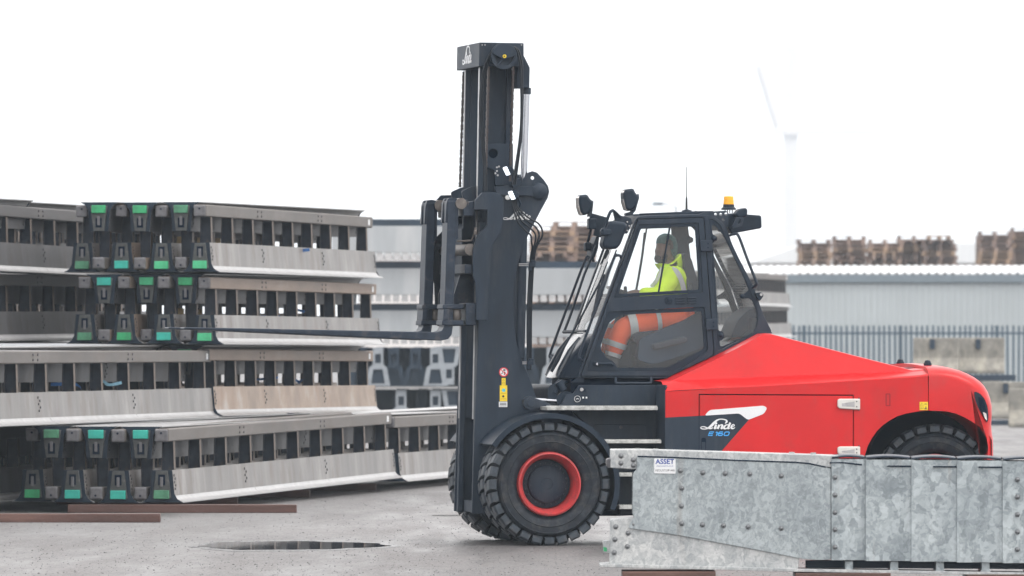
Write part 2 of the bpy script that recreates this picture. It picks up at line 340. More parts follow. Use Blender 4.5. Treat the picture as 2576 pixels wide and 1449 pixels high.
# ------------------------------------------------------------------ ground
def ground_mat():
    m, n, b = new_mat('damp_asphalt')
    tc = n.nodes.new('ShaderNodeTexCoord')
    def noise(s, d, st=(1, 1, 1)):
        mp = n.nodes.new('ShaderNodeMapping'); mp.inputs['Scale'].default_value = st; n.links.new(tc.outputs['Object'], mp.inputs[0])
        t = n.nodes.new('ShaderNodeTexNoise'); t.inputs['Scale'].default_value = s; t.inputs['Detail'].default_value = d; t.inputs['Roughness'].default_value = .65
        n.links.new(mp.outputs[0], t.inputs['Vector']); return t
    big, mid, fine = noise(.3, 5, (1, .3, 1)), noise(1.6, 7, (1, .12, 1)), noise(42, 4, (1, .07, 1))
    r = n.nodes.new('ShaderNodeValToRGB'); e = r.color_ramp.elements
    e[0].position = .38; e[0].color = (.050, .048, .050, 1); e[1].position = .62; e[1].color = (.165, .157, .157, 1)
    a = n.nodes.new('ShaderNodeMath'); a.operation = 'MULTIPLY_ADD'; a.inputs[1].default_value = .48
    n.links.new(fine.outputs['Fac'], a.inputs[0])
    h = n.nodes.new('ShaderNodeMath'); h.operation = 'MULTIPLY'; h.inputs[1].default_value = .26; n.links.new(mid.outputs['Fac'], h.inputs[0])
    h2 = n.nodes.new('ShaderNodeMath'); h2.operation = 'MULTIPLY_ADD'; h2.inputs[1].default_value = .26; n.links.new(big.outputs['Fac'], h2.inputs[0]); n.links.new(h.outputs[0], h2.inputs[2])
    n.links.new(h2.outputs[0], a.inputs[2]); n.links.new(a.outputs[0], r.inputs['Fac']); n.links.new(r.outputs[0], b.inputs['Base Color'])
    mr = n.nodes.new('ShaderNodeMapRange'); mr.inputs['From Min'].default_value = .35; mr.inputs['From Max'].default_value = .65; mr.inputs['To Min'].default_value = .32; mr.inputs['To Max'].default_value = .62
    n.links.new(mid.outputs['Fac'], mr.inputs['Value']); n.links.new(mr.outputs[0], b.inputs['Roughness'])
    bp = n.nodes.new('ShaderNodeBump'); bp.inputs['Strength'].default_value = .5; bp.inputs['Distance'].default_value = .006
    f2 = noise(55, 4); n.links.new(f2.outputs['Fac'], bp.inputs['Height']); n.links.new(bp.outputs[0], b.inputs['Normal'])
    return m
M['ground'] = ground_mat()
g = MB()
xs = [-1250, -60, 60, 1250]; ys = [-150, 40, 140, 3800]
g.grid([[(x, y, 0) for x in xs] for y in ys]); struct(g.build('ground', 'ground', fix=False))
# puddles: thin sheets of standing water
m, n, b = new_mat('standing_water'); b.inputs['Base Color'].default_value = (.02, .024, .03, 1); b.inputs['Roughness'].default_value = .03; b.inputs['IOR'].default_value = 1.33; M['water'] = m
M['wetground'] = mat('soaked_asphalt', (.045, .044, .046), .28, var=.4, scale=9, bump=.25, bscale=60)
def puddle(px0, px1, pyc, hh, name='puddle', seed=1):
    rr = random.Random(seed); Yc = FPX*CH/(pyc-HY); cx = ((px0+px1)/2-CX)*Yc/FPX; a = (px1-px0)/2*Yc/FPX; bY = hh*Yc*Yc/(FPX*CH)
    ph = [rr.uniform(0, 6.28) for _ in range(6)]
    pts = []
    for i in range(120):
        t = 2*math.pi*i/120; k = 1+.06*math.sin(3*t+ph[0])+.04*math.sin(7*t+ph[1])+.025*math.sin(13*t+ph[2])+.012*math.sin(23*t+ph[3])
        pts.append((cx+a*k*math.cos(t), Yc+bY*k*math.sin(t)))
    o = MB().add([(cx+(p[0]-cx)*1.10, Yc+(p[1]-Yc)*1.35, .0025) for p in pts], [tuple(range(120))]).build('wet_margin', 'wetground', fix=False); struct(o)
    o = MB().add([(p[0], p[1], .005) for p in pts], [tuple(range(120))]).build(name, 'water', fix=False); return struct(o)
puddle(496, 962, 1373, 10.5, seed=3);  puddle(1080, 1210, 1297, 1.3, seed=8)
st = MB(); rr = random.Random(4)
for i in range(6500):
    py = 1240+209*rr.random()**.8; Y = FPX*CH/(py-HY); px = rr.uniform(-20, 2600)
    if 1180 < px and py < 1290: continue
    x = (px-CX)*Y/FPX; s = rr.choice((.003, .003, .004, .005, .007))*rr.uniform(.7, 1.2)
    if rr.random() < .006: s = .011
    vs = [(x+s*rr.uniform(.7, 1.3), Y, s*.2), (x-s*rr.uniform(.7, 1.3), Y, s*.2), (x, Y+s, s*.2), (x, Y-s, s*.2), (x+s*rr.uniform(-.3, .3), Y, s*rr.uniform(.7, 1.3)), (x, Y, -s*.4)]
    st.add(vs, [(0, 2, 4), (2, 1, 4), (1, 3, 4), (3, 0, 4), (2, 0, 5), (1, 2, 5), (3, 1, 5), (0, 3, 5)])
M['grit'] = mat('grit_stone', (.12, .12, .124), .7, var=.4, scale=3, col2=(.21, .205, .205))
o = st.build('grit', 'grit', fix=False); o['kind'] = 'stuff'; o['label'] = 'small loose dark grit scattered over the damp asphalt'

# ------------------------------------------------------------------ forklift
PSI = R(9.5); OX, OY = (1383-CX)*75/FPX, 75.0
truck = tag(empty('forklift_truck', (OX, OY, 0), PSI), 'large red and anthracite forklift truck with tall mast and long forks', 'forklift')
sn, cs = math.sin(PSI), math.cos(PSI)
YC = 1.18                                            # centre line of the truck
def P(px, py, yl):
    a = (px-CX)/FPX; t = (yl+OY*cs-OX*sn)/(cs-a*sn)
    return Vector(((t*a-OX)*cs+(t-OY)*sn, yl, CH-(py-HY)*t/FPX))
def xz(pts, yl): return [(P(p[0], p[1], yl).x, P(p[0], p[1], yl).z) for p in pts]
def tp(pts): return [P(*p) for p in pts]
def part(mb, name, m, parent=None, **k): return mb.build(name, m, parent or truck, **k)
MIR = lambda y: 2*YC-y
# ---- wheels
def tyre_mb(r, wd, nl):
    mb = MB(); h = wd/2; rc = r-.05; k = r/.548
    side_ = [(.285, -h+.06), (.30, -h+.035), (.33, -h+.012), (.40*k, -h), (.448*k, -h+.004), (.458*k, -h+.03), (.472*k, -h+.05), (rc, -h+.085)]
    mb.lathe(side_+[(a_, -b_) for a_, b_ in side_[::-1]], (0, 0, 0), n=72)
    mb.lathe([(.372, -h-.002), (.378, -h-.007), (.384, -h-.002)], (0, 0, 0), n=72)
    mb.lathe([(.432*k, -h+.001), (.438*k, -h-.005), (.446*k, -h+.006)], (0, 0, 0), n=72)
    lg = MB()
    for i in range(nl):
        for sgn in (-1, 1):
            a = 2*math.pi*(i+(.5 if sgn > 0 else 0))/nl; hw = .0465*k
            rot = Matrix.Rotation(a, 3, 'Y'); vs = []
            #      axial, inner radius, outer radius, half width, skew
            for y, ri, ro, w_, sk in ((sgn*(h-.004), .482*k, r-.020, hw*.93, 0), (sgn*(h-.026), .470*k, r-.003, hw, .002), (sgn*(h-.10), rc-.02, r, hw, .014), (sgn*.008, rc-.02, r, hw*.9, .034)):
                for t, q in ((-w_, ri), (w_, ri), (w_*.96, ro), (-w_*.96, ro)): vs.append(rot @ Vector((t+sk*sgn, y, q)))
            lg.add(vs, [(0, 1, 2, 3)]+[(4*j_+m_, 4*j_+(m_+1) % 4, 4*j_+4+(m_+1) % 4, 4*j_+4+m_) for j_ in (0, 1, 2) for m_ in range(4)]+[(12, 13, 14, 15)])
    return mb, lg
tyre_mesh = {}
def wheel(name, c, r, wd, nl, steer=0, outer=-1, detail=True, k=1):
    e = empty(name, c, steer); e.parent = truck
    key = (r, wd)
    if key not in tyre_mesh:
        ty_, lg_ = tyre_mb(r, wd, nl); t = ty_.build('tyre', 'tyre', e, smooth=True); l_ = lg_.build('tread_lugs', 'lug', e); l_['kind'] = 'stuff'; tyre_mesh[key] = (t.data, l_.data)
    else:
        t = bpy.data.objects.new('tyre', tyre_mesh[key][0]); COL.objects.link(t); t.parent = e; t = bpy.data.objects.new('tread_lugs', tyre_mesh[key][1]); COL.objects.link(t); t.parent = e; t['kind'] = 'stuff'
    h = wd/2*outer
    s = outer
    rim = MB(); rim.lathe([(.29, h-.05*s), (.279, h-.02*s), (.281, h+.004*s), (.268, h+.008*s), (.259, h-.012*s), (.244, h-.04*s), (.228, h-.10*s), (.221, h-.2*s), (.219, h-.26*s), (.05, h-.265*s)], (0, 0, 0), n=64)
    ro = rim.build('rim', 'rimred', e, smooth=True)
    if r < .54: ro.scale = (.93, 1, .93)
    hb = MB(); d = h-.185*s
    hb.lathe([(.219, d-.04*s), (.215, d-.004*s), (.206, d), (.172, d+.004*s), (.170, d+.035*s), (.158, d+.045*s), (.05, d+.048*s), (.048, d+.044*s), (.001, d+.044*s)], (0, 0, 0), n=48)
    if detail:
        hbb = MB()
        for i in range(24):
            a = 2*math.pi*i/24; hbb.disc((.187*math.cos(a), d+.002*s, .184*math.sin(a)), .0095, .018*s, n=6)
        for i in range(20):
            a = 2*math.pi*(i+.3)/20; hbb.disc((.148*math.cos(a), d+.047*s, .148*math.sin(a)), .007, .006*s, n=6)
    hb.build('hub', 'dark', e, smooth=True)
    if detail: hbb.build('wheel_bolts', 'dark2', e)['kind'] = 'stuff'
    return e
FR = .548
wheel('front_wheel', (0, .155, FR), FR, .31, 28)
wheel('front_wheel', (0, .51, FR), FR, .31, 28, detail=False)
wheel('front_wheel', (0, MIR(.51), FR), FR, .31, 28, outer=1, detail=False)
wheel('front_wheel', (0, MIR(.155), FR), FR, .31, 28, outer=1, detail=False)
rc = P(2349, 1200, .38)
wheel('rear_wheel', (rc.x, .36, .535), .535, .31, 26, steer=R(-10))
wheel('rear_wheel', (rc.x, MIR(.42), .535), .535, .31, 26, steer=R(-10), outer=1, detail=False)
ax = MB(); ax.tube([(0, .3, FR), (0, MIR(.3), FR)], .16, 16); ax.tube([(rc.x, .5, .535), (rc.x, MIR(.5), .535)], .1, 12); part(ax, 'axle', 'hollow')
# ---- front mudguards (arc strips over each tyre pair)
def arc_strip(a0, a1, r0, r1, y0, y1, n=36, lip=.05):
    mb = MB(); sec = [(r0, y0+lip), (r0-.02, y0), (r1, y0), (r1, y1), (r0, y1)]
    rows = []
    for i in range(n+1):
        a = R(a0+(a1-a0)*i/n); rows.append([Vector((r*math.cos(a), y, FR+r*math.sin(a))) for r, y in sec+[sec[0]]])
    return mb.grid(rows)
part(arc_strip(-22, 146, .605, .632, -.012, .66), 'mudguard', 'plastic', smooth=True)
part(arc_strip(-22, 146, .605, .632, MIR(-.012), MIR(.66), lip=-.05), 'mudguard', 'plastic', smooth=True)
# ---- chassis
ch = MB()
ch.prism(xz([(1405, 1030), (1660, 1030), (1660, 1000), (2180, 1000), (2180, 1270), (1560, 1298), (1500, 1298), (1440, 1150)], .5), .52, MIR(.52))
ch.box((-.25, .7, .35), (.5, MIR(.7), 1.0))
ch.prism(xz([(1440, 952), (1700, 952), (1790, 908), (1940, 850), (1940, 1010), (1440, 1010)], .6), .68, MIR(.68))
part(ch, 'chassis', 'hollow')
# ---- body: upper shell as a loft along x
stn = [  # px, bottom py, shoulder outer py, shoulder inner py, ridge py
    (1673.8, 1000, 984, 962, 961), (1700, 1000, 981, 959, 957), (1805, 990, 976, 955, 908), (1870, 990, 973, 952, 875), (1933, 985, 970, 949, 842),
    (1953, 985, 969, 948, 840.5), (2066, 980, 963, 944, 870), (2200, 975, 955, 939, 905), (2306, 970, 948, 934, 932), (2336, 970, 944.5, 931, 929)]
rows = []
for px, b0, s1, s2, rg in stn:
    A = [P(px, s1+1.2, .0805), P(px, s1-1.5, .084), P(px, s1-4, .098), P(px, s2+1, .25), P(px, s2-1, .262)]
    k = max(0, (s2-rg))/110
    top = P(px, rg, .268+.085*k); top2 = P(px, rg-1.5, .30+.085*k)
    A += [top, top2, Vector((top2.x, YC, top2.z+.01))]
    x0 = P(px, 950, .08).x
    A = [Vector((x0, p.y, p.z)) for p in A]
    rows.append(A+[Vector((p.x, MIR(p.y), p.z)) for p in A[-2::-1]])
bd = MB(); bd.grid(rows); nn = len(rows[0]); pass
part(bd, 'upper_body', 'red', smooth=True, ang=14)
# side panels
ARCH = [(2176, 1145), (2183, 1122), (2194, 1102), (2206, 1085), (2221, 1070), (2238, 1058), (2258, 1047), (2278, 1041), (2299, 1037), (2318, 1034), (2335.5, 1033)]
side = [(1673.6, 990)]+[(2335.5, 953)]+ARCH[::-1]+[(2160, 1200), (2140, 1262), (1690, 1268), (1673.6, 1250)]
def ypair(f):
    f(.08, .12); f(MIR(.08), MIR(.12))
panels = [
    ('side_panel', [(1674, 985.5), (2334.4, 946.2)]+ARCH[::-1]+[(2160, 1200), (2148, 1240), (2148, 993), (1757.8, 991), (1757.8, 1268), (1674, 1260)]),
    ('battery_door', [(1760.4, 993.8), (2145.6, 995.8), (2145.6, 1262), (1760.4, 1268)])]
for nm, pts in panels:
    for y0, y1 in ((.08, .12), (MIR(.08), MIR(.12))):
        q = xz(pts, .08)
        part(MB().prism(q, y0, y1), nm, 'red', bevel=.0025, seg=1)
bk = MB(); bk.prism(xz([(1700, 985), (2155, 985), (2155, 1260), (1700, 1260)], .14), .14, .16); part(bk, 'door_backing', 'hollow')
# dark nose column of the body
nc = MB(); a = xz([(1673.4, 975), (1673.4, 1270)], .08); b_ = xz([(1650, 963), (1650, 1270)], .36)
nc.prism([(a[0][0]+.004, .079), (a[0][0]+.03, .14), (b_[0][0]+.09, .5), (b_[0][0], .36)], a[1][1], P(1660, 968, .2).z, 'z'); part(nc, 'front_column', 'dark', bevel=.012)
# painted dark corner, white flash
yd = .0785
dk = MB(); q = xz([(1673.4, 1050.5), (1758.6, 1046)] + [(1858, 1039.5), (1868, 1043), (1884, 1056), (1815, 1135), (1714, 1262), (1673.4, 1260)], yd); dk.prism(q, yd, .0803); part(dk, 'anthracite_corner', 'dark')
wf = MB(); q = rnd(xz([(1772.5, 1045.5), (1785, 1031.5), (1921, 1020.5), (1930, 1026), (1922, 1041), (1881.5, 1056.5), (1860, 1040)], .076), .022, 4); wf.prism(q, .0762, .0803); part(wf, 'white_flash', 'white')
sg = MB()
for pts in ([(1758.2, 1046), (1759.2, 1046), (1759.2, 1262), (1758.2, 1262)],): sg.prism(xz(pts, .076), .077, .08)
part(sg, 'door_seam', 'hollow')
sl = MB(); q = rnd(xz([(1764.5, 1101), (1776, 1101), (1776, 1160), (1764.5, 1160)], .076), .018, 5); sl.prism(q, .0765, .0802); part(sl, 'latch_recess', 'hollow')
sl = MB(); q = rnd(xz([(1766, 1112), (1774.5, 1112), (1774.5, 1160), (1766, 1160)], .074), .006, 3); sl.prism(q, .0745, .0770); part(sl, 'door_latch', 'dark')
for py0, py1 in ((1003, 1031), (1123, 1147)):
    hg = MB(); q = rnd(xz([(2107, py0+3), (2112, py0), (2164, py0), (2164, py1), (2112, py1-3), (2107, py1-8)], .06), .012, 4); hg.prism(q, .055, .081)
    hd = part(hg, 'door_hinge', 'silver', bevel=.008)
    h2 = MB(); q = xz([(2118, py0+12), (2150, py0+7), (2150, py1-7), (2118, py1-9)], .052); h2.prism(q, .0535, .056)
    h2.build('hinge_recess', 'steel', hd)
    h3 = MB()
    for yy in (py0+7, py1-8): h3.disc(P(2155, yy, .054), .006, -.004, n=8)
    h3.tube(tp([(2161, py0-3, .066), (2161, py1+2, .066)]), .007, 8); h3.build('hinge_pin', 'bolt', hd)
sl = MB(); o_ = xz([(2228.6, 990.6), (2239.2, 990.6), (2239.2, 1021.2), (2228.6, 1021.2)], .078); i_ = xz([(2229.6, 991.6), (2238.2, 991.6), (2238.2, 1020.2), (2229.6, 1020.2)], .078); sl.plate([o_, i_], .0775, .0802); part(sl, 'flap_seam', 'hollow')
# ---- counterweight: near profile with inset towards the rounded flank
YT = .34
cwp = [  # px, py, inset direction x, z
    (2336.6, 1033, 0, 0), (2336.6, 921, 0, -1), (2356, 920.5, 0, -1), (2377, 922, -.1, -1), (2395, 925, -.2, -1), (2412, 930, -.35, -.95), (2430, 938, -.5, -.9), (2447, 948, -.6, -.8), (2461, 959, -.75, -.7), (2472, 971, -.85, -.55), (2481, 986, -.95, -.35),
    (2487, 1003, -1, -.2), (2491, 1022, -1, 0), (2491, 1045, -1, 0), (2489.5, 1068, -1, 0), (2491, 1088, -1, 0), (2494, 1104, -1, 0), (2495, 1150, -1, 0), (2493, 1262, -.8, 0), (2470, 1262, -.3, 0),
    (2476, 1150, 0, 0), (2486, 1126, 0, 0), (2482, 1102, 0, 0), (2464, 1074, 0, 0), (2446, 1061, 0, 0), (2427, 1050, 0, 0), (2404, 1040, 0, 0), (2382, 1035, 0, 0), (2358, 1033.4, 0, 0)]
def cring(y, k):
    o = []
    for i_, (px, py, ix, iz) in enumerate(cwp):
        q_ = .08 if i_ > 19 else .08+(YT-.08)*max(0, min(1, (px-2345)/110)); p = P(px, py, q_); o.append(Vector((p.x+ix*k[0], y, p.z+iz*k[1])))
    return o
prof = [(.08, (.17, .105)), (.083, (.135, .085)), (.096, (.095, .06)), (.125, (.06, .038)), (.17, (.03, .018)), (.24, (.008, .005)), (.34, (0, 0)), (.7, (-.03, -.012)), (YC, (-.045, -.02))]
rings = [cring(y, k) for y, k in prof]; rings += [[Vector((p.x, MIR(p.y), p.z)) for p in r] for r in rings[-2::-1]]
cw = MB(); N = len(cwp)
cw.grid([r+[r[0]] for r in rings]); cw.f.append(tuple(range(N))); last = (len(rings)-1)*(N+1); cw.f.append(tuple(range(last, last+N)))
part(cw, 'counterweight', 'red', smooth=True, ang=35)
# rear lamp recess
lp = MB(); q = rnd(xz([(2447, 984), (2462, 988), (2476, 1003), (2486, 1030), (2488, 1062), (2479, 1055), (2463, 1034), (2452, 1012)], .12), .02, 3)
rows = []
lpx = xz([(2448, 984), (2462, 989), (2475, 1003), (2484, 1024), (2487, 1050), (2483, 1064), (2470, 1045), (2458, 1025), (2451, 1005)], .11)
xrear = P(2491, 1030, .34).x
def ysurf(x):
    d = max(0, xrear-x); tab = [(0, .34), (.008, .24), (.03, .17), (.06, .125), (.095, .096), (.135, .083), (.17, .08)]
    for (d0, y0), (d1, y1) in zip(tab, tab[1:]):
        if d <= d1: return y0+(y1-y0)*(d-d0)/(d1-d0)
    return .08
def corner_patch(pts, lift, th):
    mb = MB(); n_ = len(pts); mb.add([(x, ysurf(x)-lift, z) for x, z in pts]+[(x, ysurf(x)-lift+th, z) for x, z in pts], [tuple(range(n_)), tuple(range(2*n_-1, n_-1, -1))]+[(i, i+n_, (i+1) % n_+n_, (i+1) % n_) for i in range(n_)]); return mb
rl = part(corner_patch(rnd(lpx, .02, 3), .012, .03), 'tail_lamp', 'plastic')
corner_patch(rnd(xz([(2458, 998), (2468, 1001), (2476, 1016), (2480, 1040), (2481, 1056), (2472, 1042), (2462, 1020)], .1), .012, 3), .016, .006).build('tail_lamp_lens', 'hollow', rl)
corner_patch(rnd(xz([(2470, 1036), (2480, 1040), (2482, 1058), (2476, 1052)], .1), .008, 3), .02, .006).build('tail_lamp_bulb', 'lens', rl)
# wheel well
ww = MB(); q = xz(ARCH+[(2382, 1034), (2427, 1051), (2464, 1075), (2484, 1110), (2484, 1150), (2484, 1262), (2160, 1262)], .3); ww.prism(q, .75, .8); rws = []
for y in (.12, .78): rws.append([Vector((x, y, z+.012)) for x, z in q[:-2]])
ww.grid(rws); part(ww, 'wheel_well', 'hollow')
# dome lights / rubber knobs on the rear deck
for px, py, yl in ((2333.5, 921, .42), (2265, 918, 1.6)):
    kb = MB(); c = P(px, py, yl); kb.lathe([(.036, 0), (.036, .026), (.030, .03), (.030, .036), (.022, .05), (.001, .056)], c, (0, 0, 1), 20); part(kb, 'rubber_buffer', 'plastic', smooth=True)
dk = MB(); dk.prism(xz([(2280, 926), (2318, 924), (2318, 934), (2290, 936)], .7), .65, 1.7); part(dk, 'rear_deck_grille', 'dark')
# yellow warning label at the seam
def sticker(pts, yl, m, name='label_plate', t=.0025, parent=None): return part(MB().prism(xz(pts, yl), yl, yl+t), name, m, parent)
ys_ = sticker([(2313.5, 1011), (2334.4, 1011), (2334.4, 1031.5), (2313.5, 1031.5)], .0762, 'yellow', 'warning_label')
def lines(mb, segs, yl, wd):
    for s_ in segs:
        q = xz(s_, yl); mb.ribbon(q, [wd]*len(q), yl)
    return mb
tr = lambda cx, cy, s: [(cx-s, cy+s*.8), (cx, cy-s), (cx+s, cy+s*.8), (cx-s, cy+s*.8)]
lm = MB(); lines(lm, [tr(2319, 1016.5, 4), [(2319, 1015), (2319, 1018)], [(2325, 1017), (2332.5, 1017)], [(2326, 1015.5), (2331, 1015.5)], [(2315, 1028), (2315, 1023), (2319, 1024), (2323, 1023), (2323, 1028), (2315, 1028)], [(2319, 1024), (2319, 1028)], tr(2329, 1026, 3.6), tr(2329, 1026.4, 2.2), tr(2329, 1026.6, 1.2)], .0755, .0028); lm.build('label_print', 'black', ys_)
# ---- lettering
def script_logo(s, ox, oy, yl, name='logo_lettering', m='white', parent=None, slant=1, zmap=None, mirror_face=None):
    """handwritten-style wordmark drawn as strokes; ox,oy: picture position of its origin, s: picture pixels per unit"""
    st = [
        ([(772, 748), (800, 722), (812, 700), (795, 674), (745, 659), (680, 655), (612, 678), (548, 735), (490, 795), (430, 838), (370, 858), (305, 856), (272, 834), (300, 812), (352, 814), (400, 832), (450, 850), (490, 848), (522, 830)],
         [4, 34, 40, 28, 22, 20, 34, 52, 52, 34, 20, 20, 18, 16, 20, 22, 22, 24, 20]),
        ([(594, 772), (576, 812), (562, 845), (592, 842), (612, 828)], [44, 46, 42, 20, 8]),
        ([(560, 782), (590, 772)], [8, 16]),
        ([(660, 772), (640, 815), (624, 858)], [44, 44, 44]),
        ([(636, 815), (668, 785), (702, 772), (722, 786), (712, 818), (702, 846), (724, 846), (752, 828)], [10, 16, 26, 40, 44, 40, 20, 8]),
        ([(856, 784), (822, 770), (782, 786), (758, 818), (758, 846), (786, 852), (826, 836), (852, 806)], [22, 22, 30, 40, 38, 26, 22, 22]),
        ([(884, 726), (866, 770), (848, 815), (838, 845), (862, 846), (888, 832)], [44, 44, 44, 40, 20, 8]),
        ([(914, 818), (948, 804), (968, 784), (952, 766), (928, 776), (908, 808), (910, 840), (938, 850), (964, 840), (984, 824)], [12, 16, 20, 20, 24, 36, 38, 26, 18, 8])]
    mb = MB(); ly = 0
    for pts, ws in st:
        cc = catmull([(p[0], p[1], w_) for p, w_ in zip(pts, ws)], 5)
        q = [P(ox+c[0]*s, oy+c[1]*s, yl) for c in cc] if not zmap else [zmap(c[0], c[1]) for c in cc]
        k = s/283.0 if not zmap else s
        mb.ribbon([(p.x, p.z) for p in q] if not zmap else q, [c[2]*k for c in cc], yl-ly); ly += .00035
    dot = circ((592, 740), 24, 14)
    mb.add([((P(ox+a*s, oy+b*s, yl).x, yl, P(ox+a*s, oy+b*s, yl).z) if not zmap else (zmap(a, b)[0], yl, zmap(a, b)[1])) for a, b in dot], [tuple(range(14))])
    return mb
K7 = 1/5.1756/1.59                                     # enlargement of the traced wordmark
OX7, OY7 = 2750/1.59, 1550/1.59
part(script_logo(K7, OX7, OY7, .0755), 'logo_lettering', 'white', fix=False)
# model number: squared italic strokes
def strokes(list_, yl, m, name, wd=.012, parent=None):
    mb = MB(); ly = 0
    for s_ in list_:
        q = xz([(OX7+a*K7, OY7+b*K7) for a, b in s_], yl); mb.ribbon(q, [wd]*len(q), yl-ly); ly += .0003
        for e in (q[0], q[-1]): pass
    return part(mb, name, m, parent, fix=False)
strokes([[(548, 921), (458, 921), (428, 992), (518, 992)], [(442, 957), (528, 957)],
         [(584, 934), (606, 921), (624, 921), (596, 1000)],
         [(734, 921), (668, 921), (648, 936), (632, 980), (640, 992), (704, 992), (718, 980), (728, 966), (722, 953), (648, 953)],
         [(786, 921), (858, 921), (868, 932), (846, 984), (832, 992), (762, 992), (752, 982), (774, 932), (786, 921)]], .0755, 'blueprint', 'model_lettering', wd=.0085)
# ---- steps and lower cab base
sw = MB(); sw.prism(xz([(1440, 1034), (1655, 1034), (1664, 1290), (1560, 1296), (1545, 1180), (1500, 1090)], .47), .47, .52); part(sw, 'step_wall', 'dark')
ap = MB(); ap.prism(rnd(xz([(1492, 1067), (1627, 1068), (1627, 1106), (1492, 1106)], .462), .03, 4), .460, .471); part(ap, 'access_cover', 'dark', bevel=.004)
ap = MB(); ap.disc(P(1562, 1075, .459), .014, -.006, n=12); part(ap, 'cover_screw', 'bolt')
def step(px0, px1, py0, py1, y0, y1):
    a, b = xz([(px0, py0), (px1, py0), (px1, py1), (px0, py1)], y0), None
    mb = MB(); mb.prism(a, y0, y1); o = part(mb, 'step_plate', 'tread', bevel=.004)
    t = MB(); x0, z0 = a[0]; x1, z1 = a[1]; n = int((x1-x0)/.022)
    for i in range(n):
        u = (i+.5)/n; x = x0+(x1-x0)*u; z = z0+(z1-z0)*u
        for y in (y0+.004, y0+.07): t.cbox((x, y+.004, z+.003), (.011, .012, .012))
    t.build('anti_slip_teeth', 'tread', o)
step(1376, 1655, 1023, 1032, .12, .5); step(1521, 1664, 1107.5, 1115.5, .10, .5); step(1555, 1668, 1191, 1199, .09, .5); step(1558, 1668, 1272, 1281, .09, .5)
bp = MB(); bp.prism(xz([(1404, 1022), (1414, 1016), (1425, 992), (1443, 990), (1458, 969), (1651, 969), (1651, 1022)], .5), .5, .56); part(bp, 'base_panel', 'dark', bevel=.004)
cp = MB(); cp.prism(rnd(xz([(1445, 993), (1480, 993), (1480, 1014.5), (1445, 1014.5)], .495), .008, 3), .494, .501); c0 = part(cp, 'control_panel', 'plastic')
c = P(1452.5, 1003.5, .492); cr = MB(); cr.lathe([(.026, 0), (.029, 0), (.029, -.002), (.026, -.002)], c, (0, 1, 0), 24, True)
cr.ribbon([(c.x-.014, c.z-.003), (c.x, c.z+.003), (c.x+.014, c.z-.002)], [.004, .006, .004], .4915); cr.build('badge', 'white', c0)
bt = MB()
for px in (1467, 1475.5): bt.prism(xz([(px-2, 998), (px+2, 998), (px+2, 1002.5), (px-2, 1002.5)], .492), .4915, .495)
bt.build('button_symbol', 'white', c0)
ky = MB(); ky.disc(P(1463, 980, .496), .016, -.012, n=14); part(ky, 'key_switch', 'steel'); ky = MB(); ky.tube(tp([(1465, 984, .485), (1471, 987, .485), (1473, 980, .485)]), .006, 6); part(ky, 'key_cover', 'plastic')
# tilt cylinder boss and arm
tb = MB(); tb.lathe([(.001, -.03), (.03, -.03), (.032, -.02), (.06, -.018), (.062, .03), (.062, .1)], P(1334, 1014, .45), (0, 1, 0), 28); part(tb, 'tilt_pivot', 'dark', smooth=True)
tb = MB(); tb.prism(rnd(xz([(1334, 999), (1346, 1001), (1372, 1010), (1386, 1020), (1386, 1026), (1334, 1030), (1322, 1022), (1322, 1006)], .48), .02, 3), .47, .54); part(tb, 'tilt_arm', 'dark', bevel=.01)
tb = MB(); tb.tube(tp([(1346, 1006, .62), (1410, 1009, .62)]), .018, 12); part(tb, 'tilt_rod', 'chrome', smooth=True)
# front lower machinery under the cowl
fm = MB(); fm.prism(rnd(xz([(1365, 1005), (1366, 975), (1374, 965), (1386, 972), (1390, 1006)], .9), .02, 3), .62, 1.75); fm.tube(tp([(1405, 960, .62), (1418, 982, .62)]), .035, 12); fm.tube(tp([(1396, 990, .62), (1404, 972, .65), (1420, 962, .7)]), .02, 8)
fm.disc(P(1424, 1008, .6), .085, .05, n=24); fm.tube(tp([(1385, 1000, .66), (1392, 972, .66), (1406, 958, .7), (1428, 962, .75)]), .016, 8); part(fm, 'steering_linkage', 'plastic', smooth=True)

# ---- cab
CN, CF = .60, MIR(.60)
cab_out = [(1452, 950), (1598, 552), (1608, 544), (1640, 542), (1740, 540.5), (1775, 541), (1796, 545), (1812, 555), (1826, 570), (1834, 590), (1841, 612), (1858, 648), (1880, 690), (1898, 726), (1912, 768), (1922, 796), (1943, 836), (1917, 850), (1818, 897), (1794, 909), (1698, 952)]
door_out = [(1460.5, 945.5), (1604.5, 552.5), (1769.5, 548.5), (1795, 890), (1788, 898), (1686, 945.5)]
dgap = [(1458.5, 947.5), (1603, 550.2), (1771.4, 546.2), (1797.2, 891), (1789, 900), (1687, 947.5)]
quarter = [(1784, 549), (1797, 553), (1812, 566), (1822, 588), (1832, 612), (1850, 652), (1872, 696), (1888, 735), (1902, 772), (1908, 796), (1905, 820), (1895, 838), (1880, 846), (1806, 884)]
uw = [(1543.5, 749), (1606.5, 565.5), (1757, 560.5), (1768.5, 736.5)]
lw = [(1474.5, 935), (1527.5, 784.5), (1772, 772), (1781, 878), (1777, 886), (1698, 934)]
lclear = [(1563, 793.5), (1600, 790), (1766, 783), (1772, 874), (1768, 880), (1678, 925), (1552, 925), (1548, 915), (1540, 908), (1524, 898), (1513, 882), (1511, 870), (1532, 812), (1545, 802)]
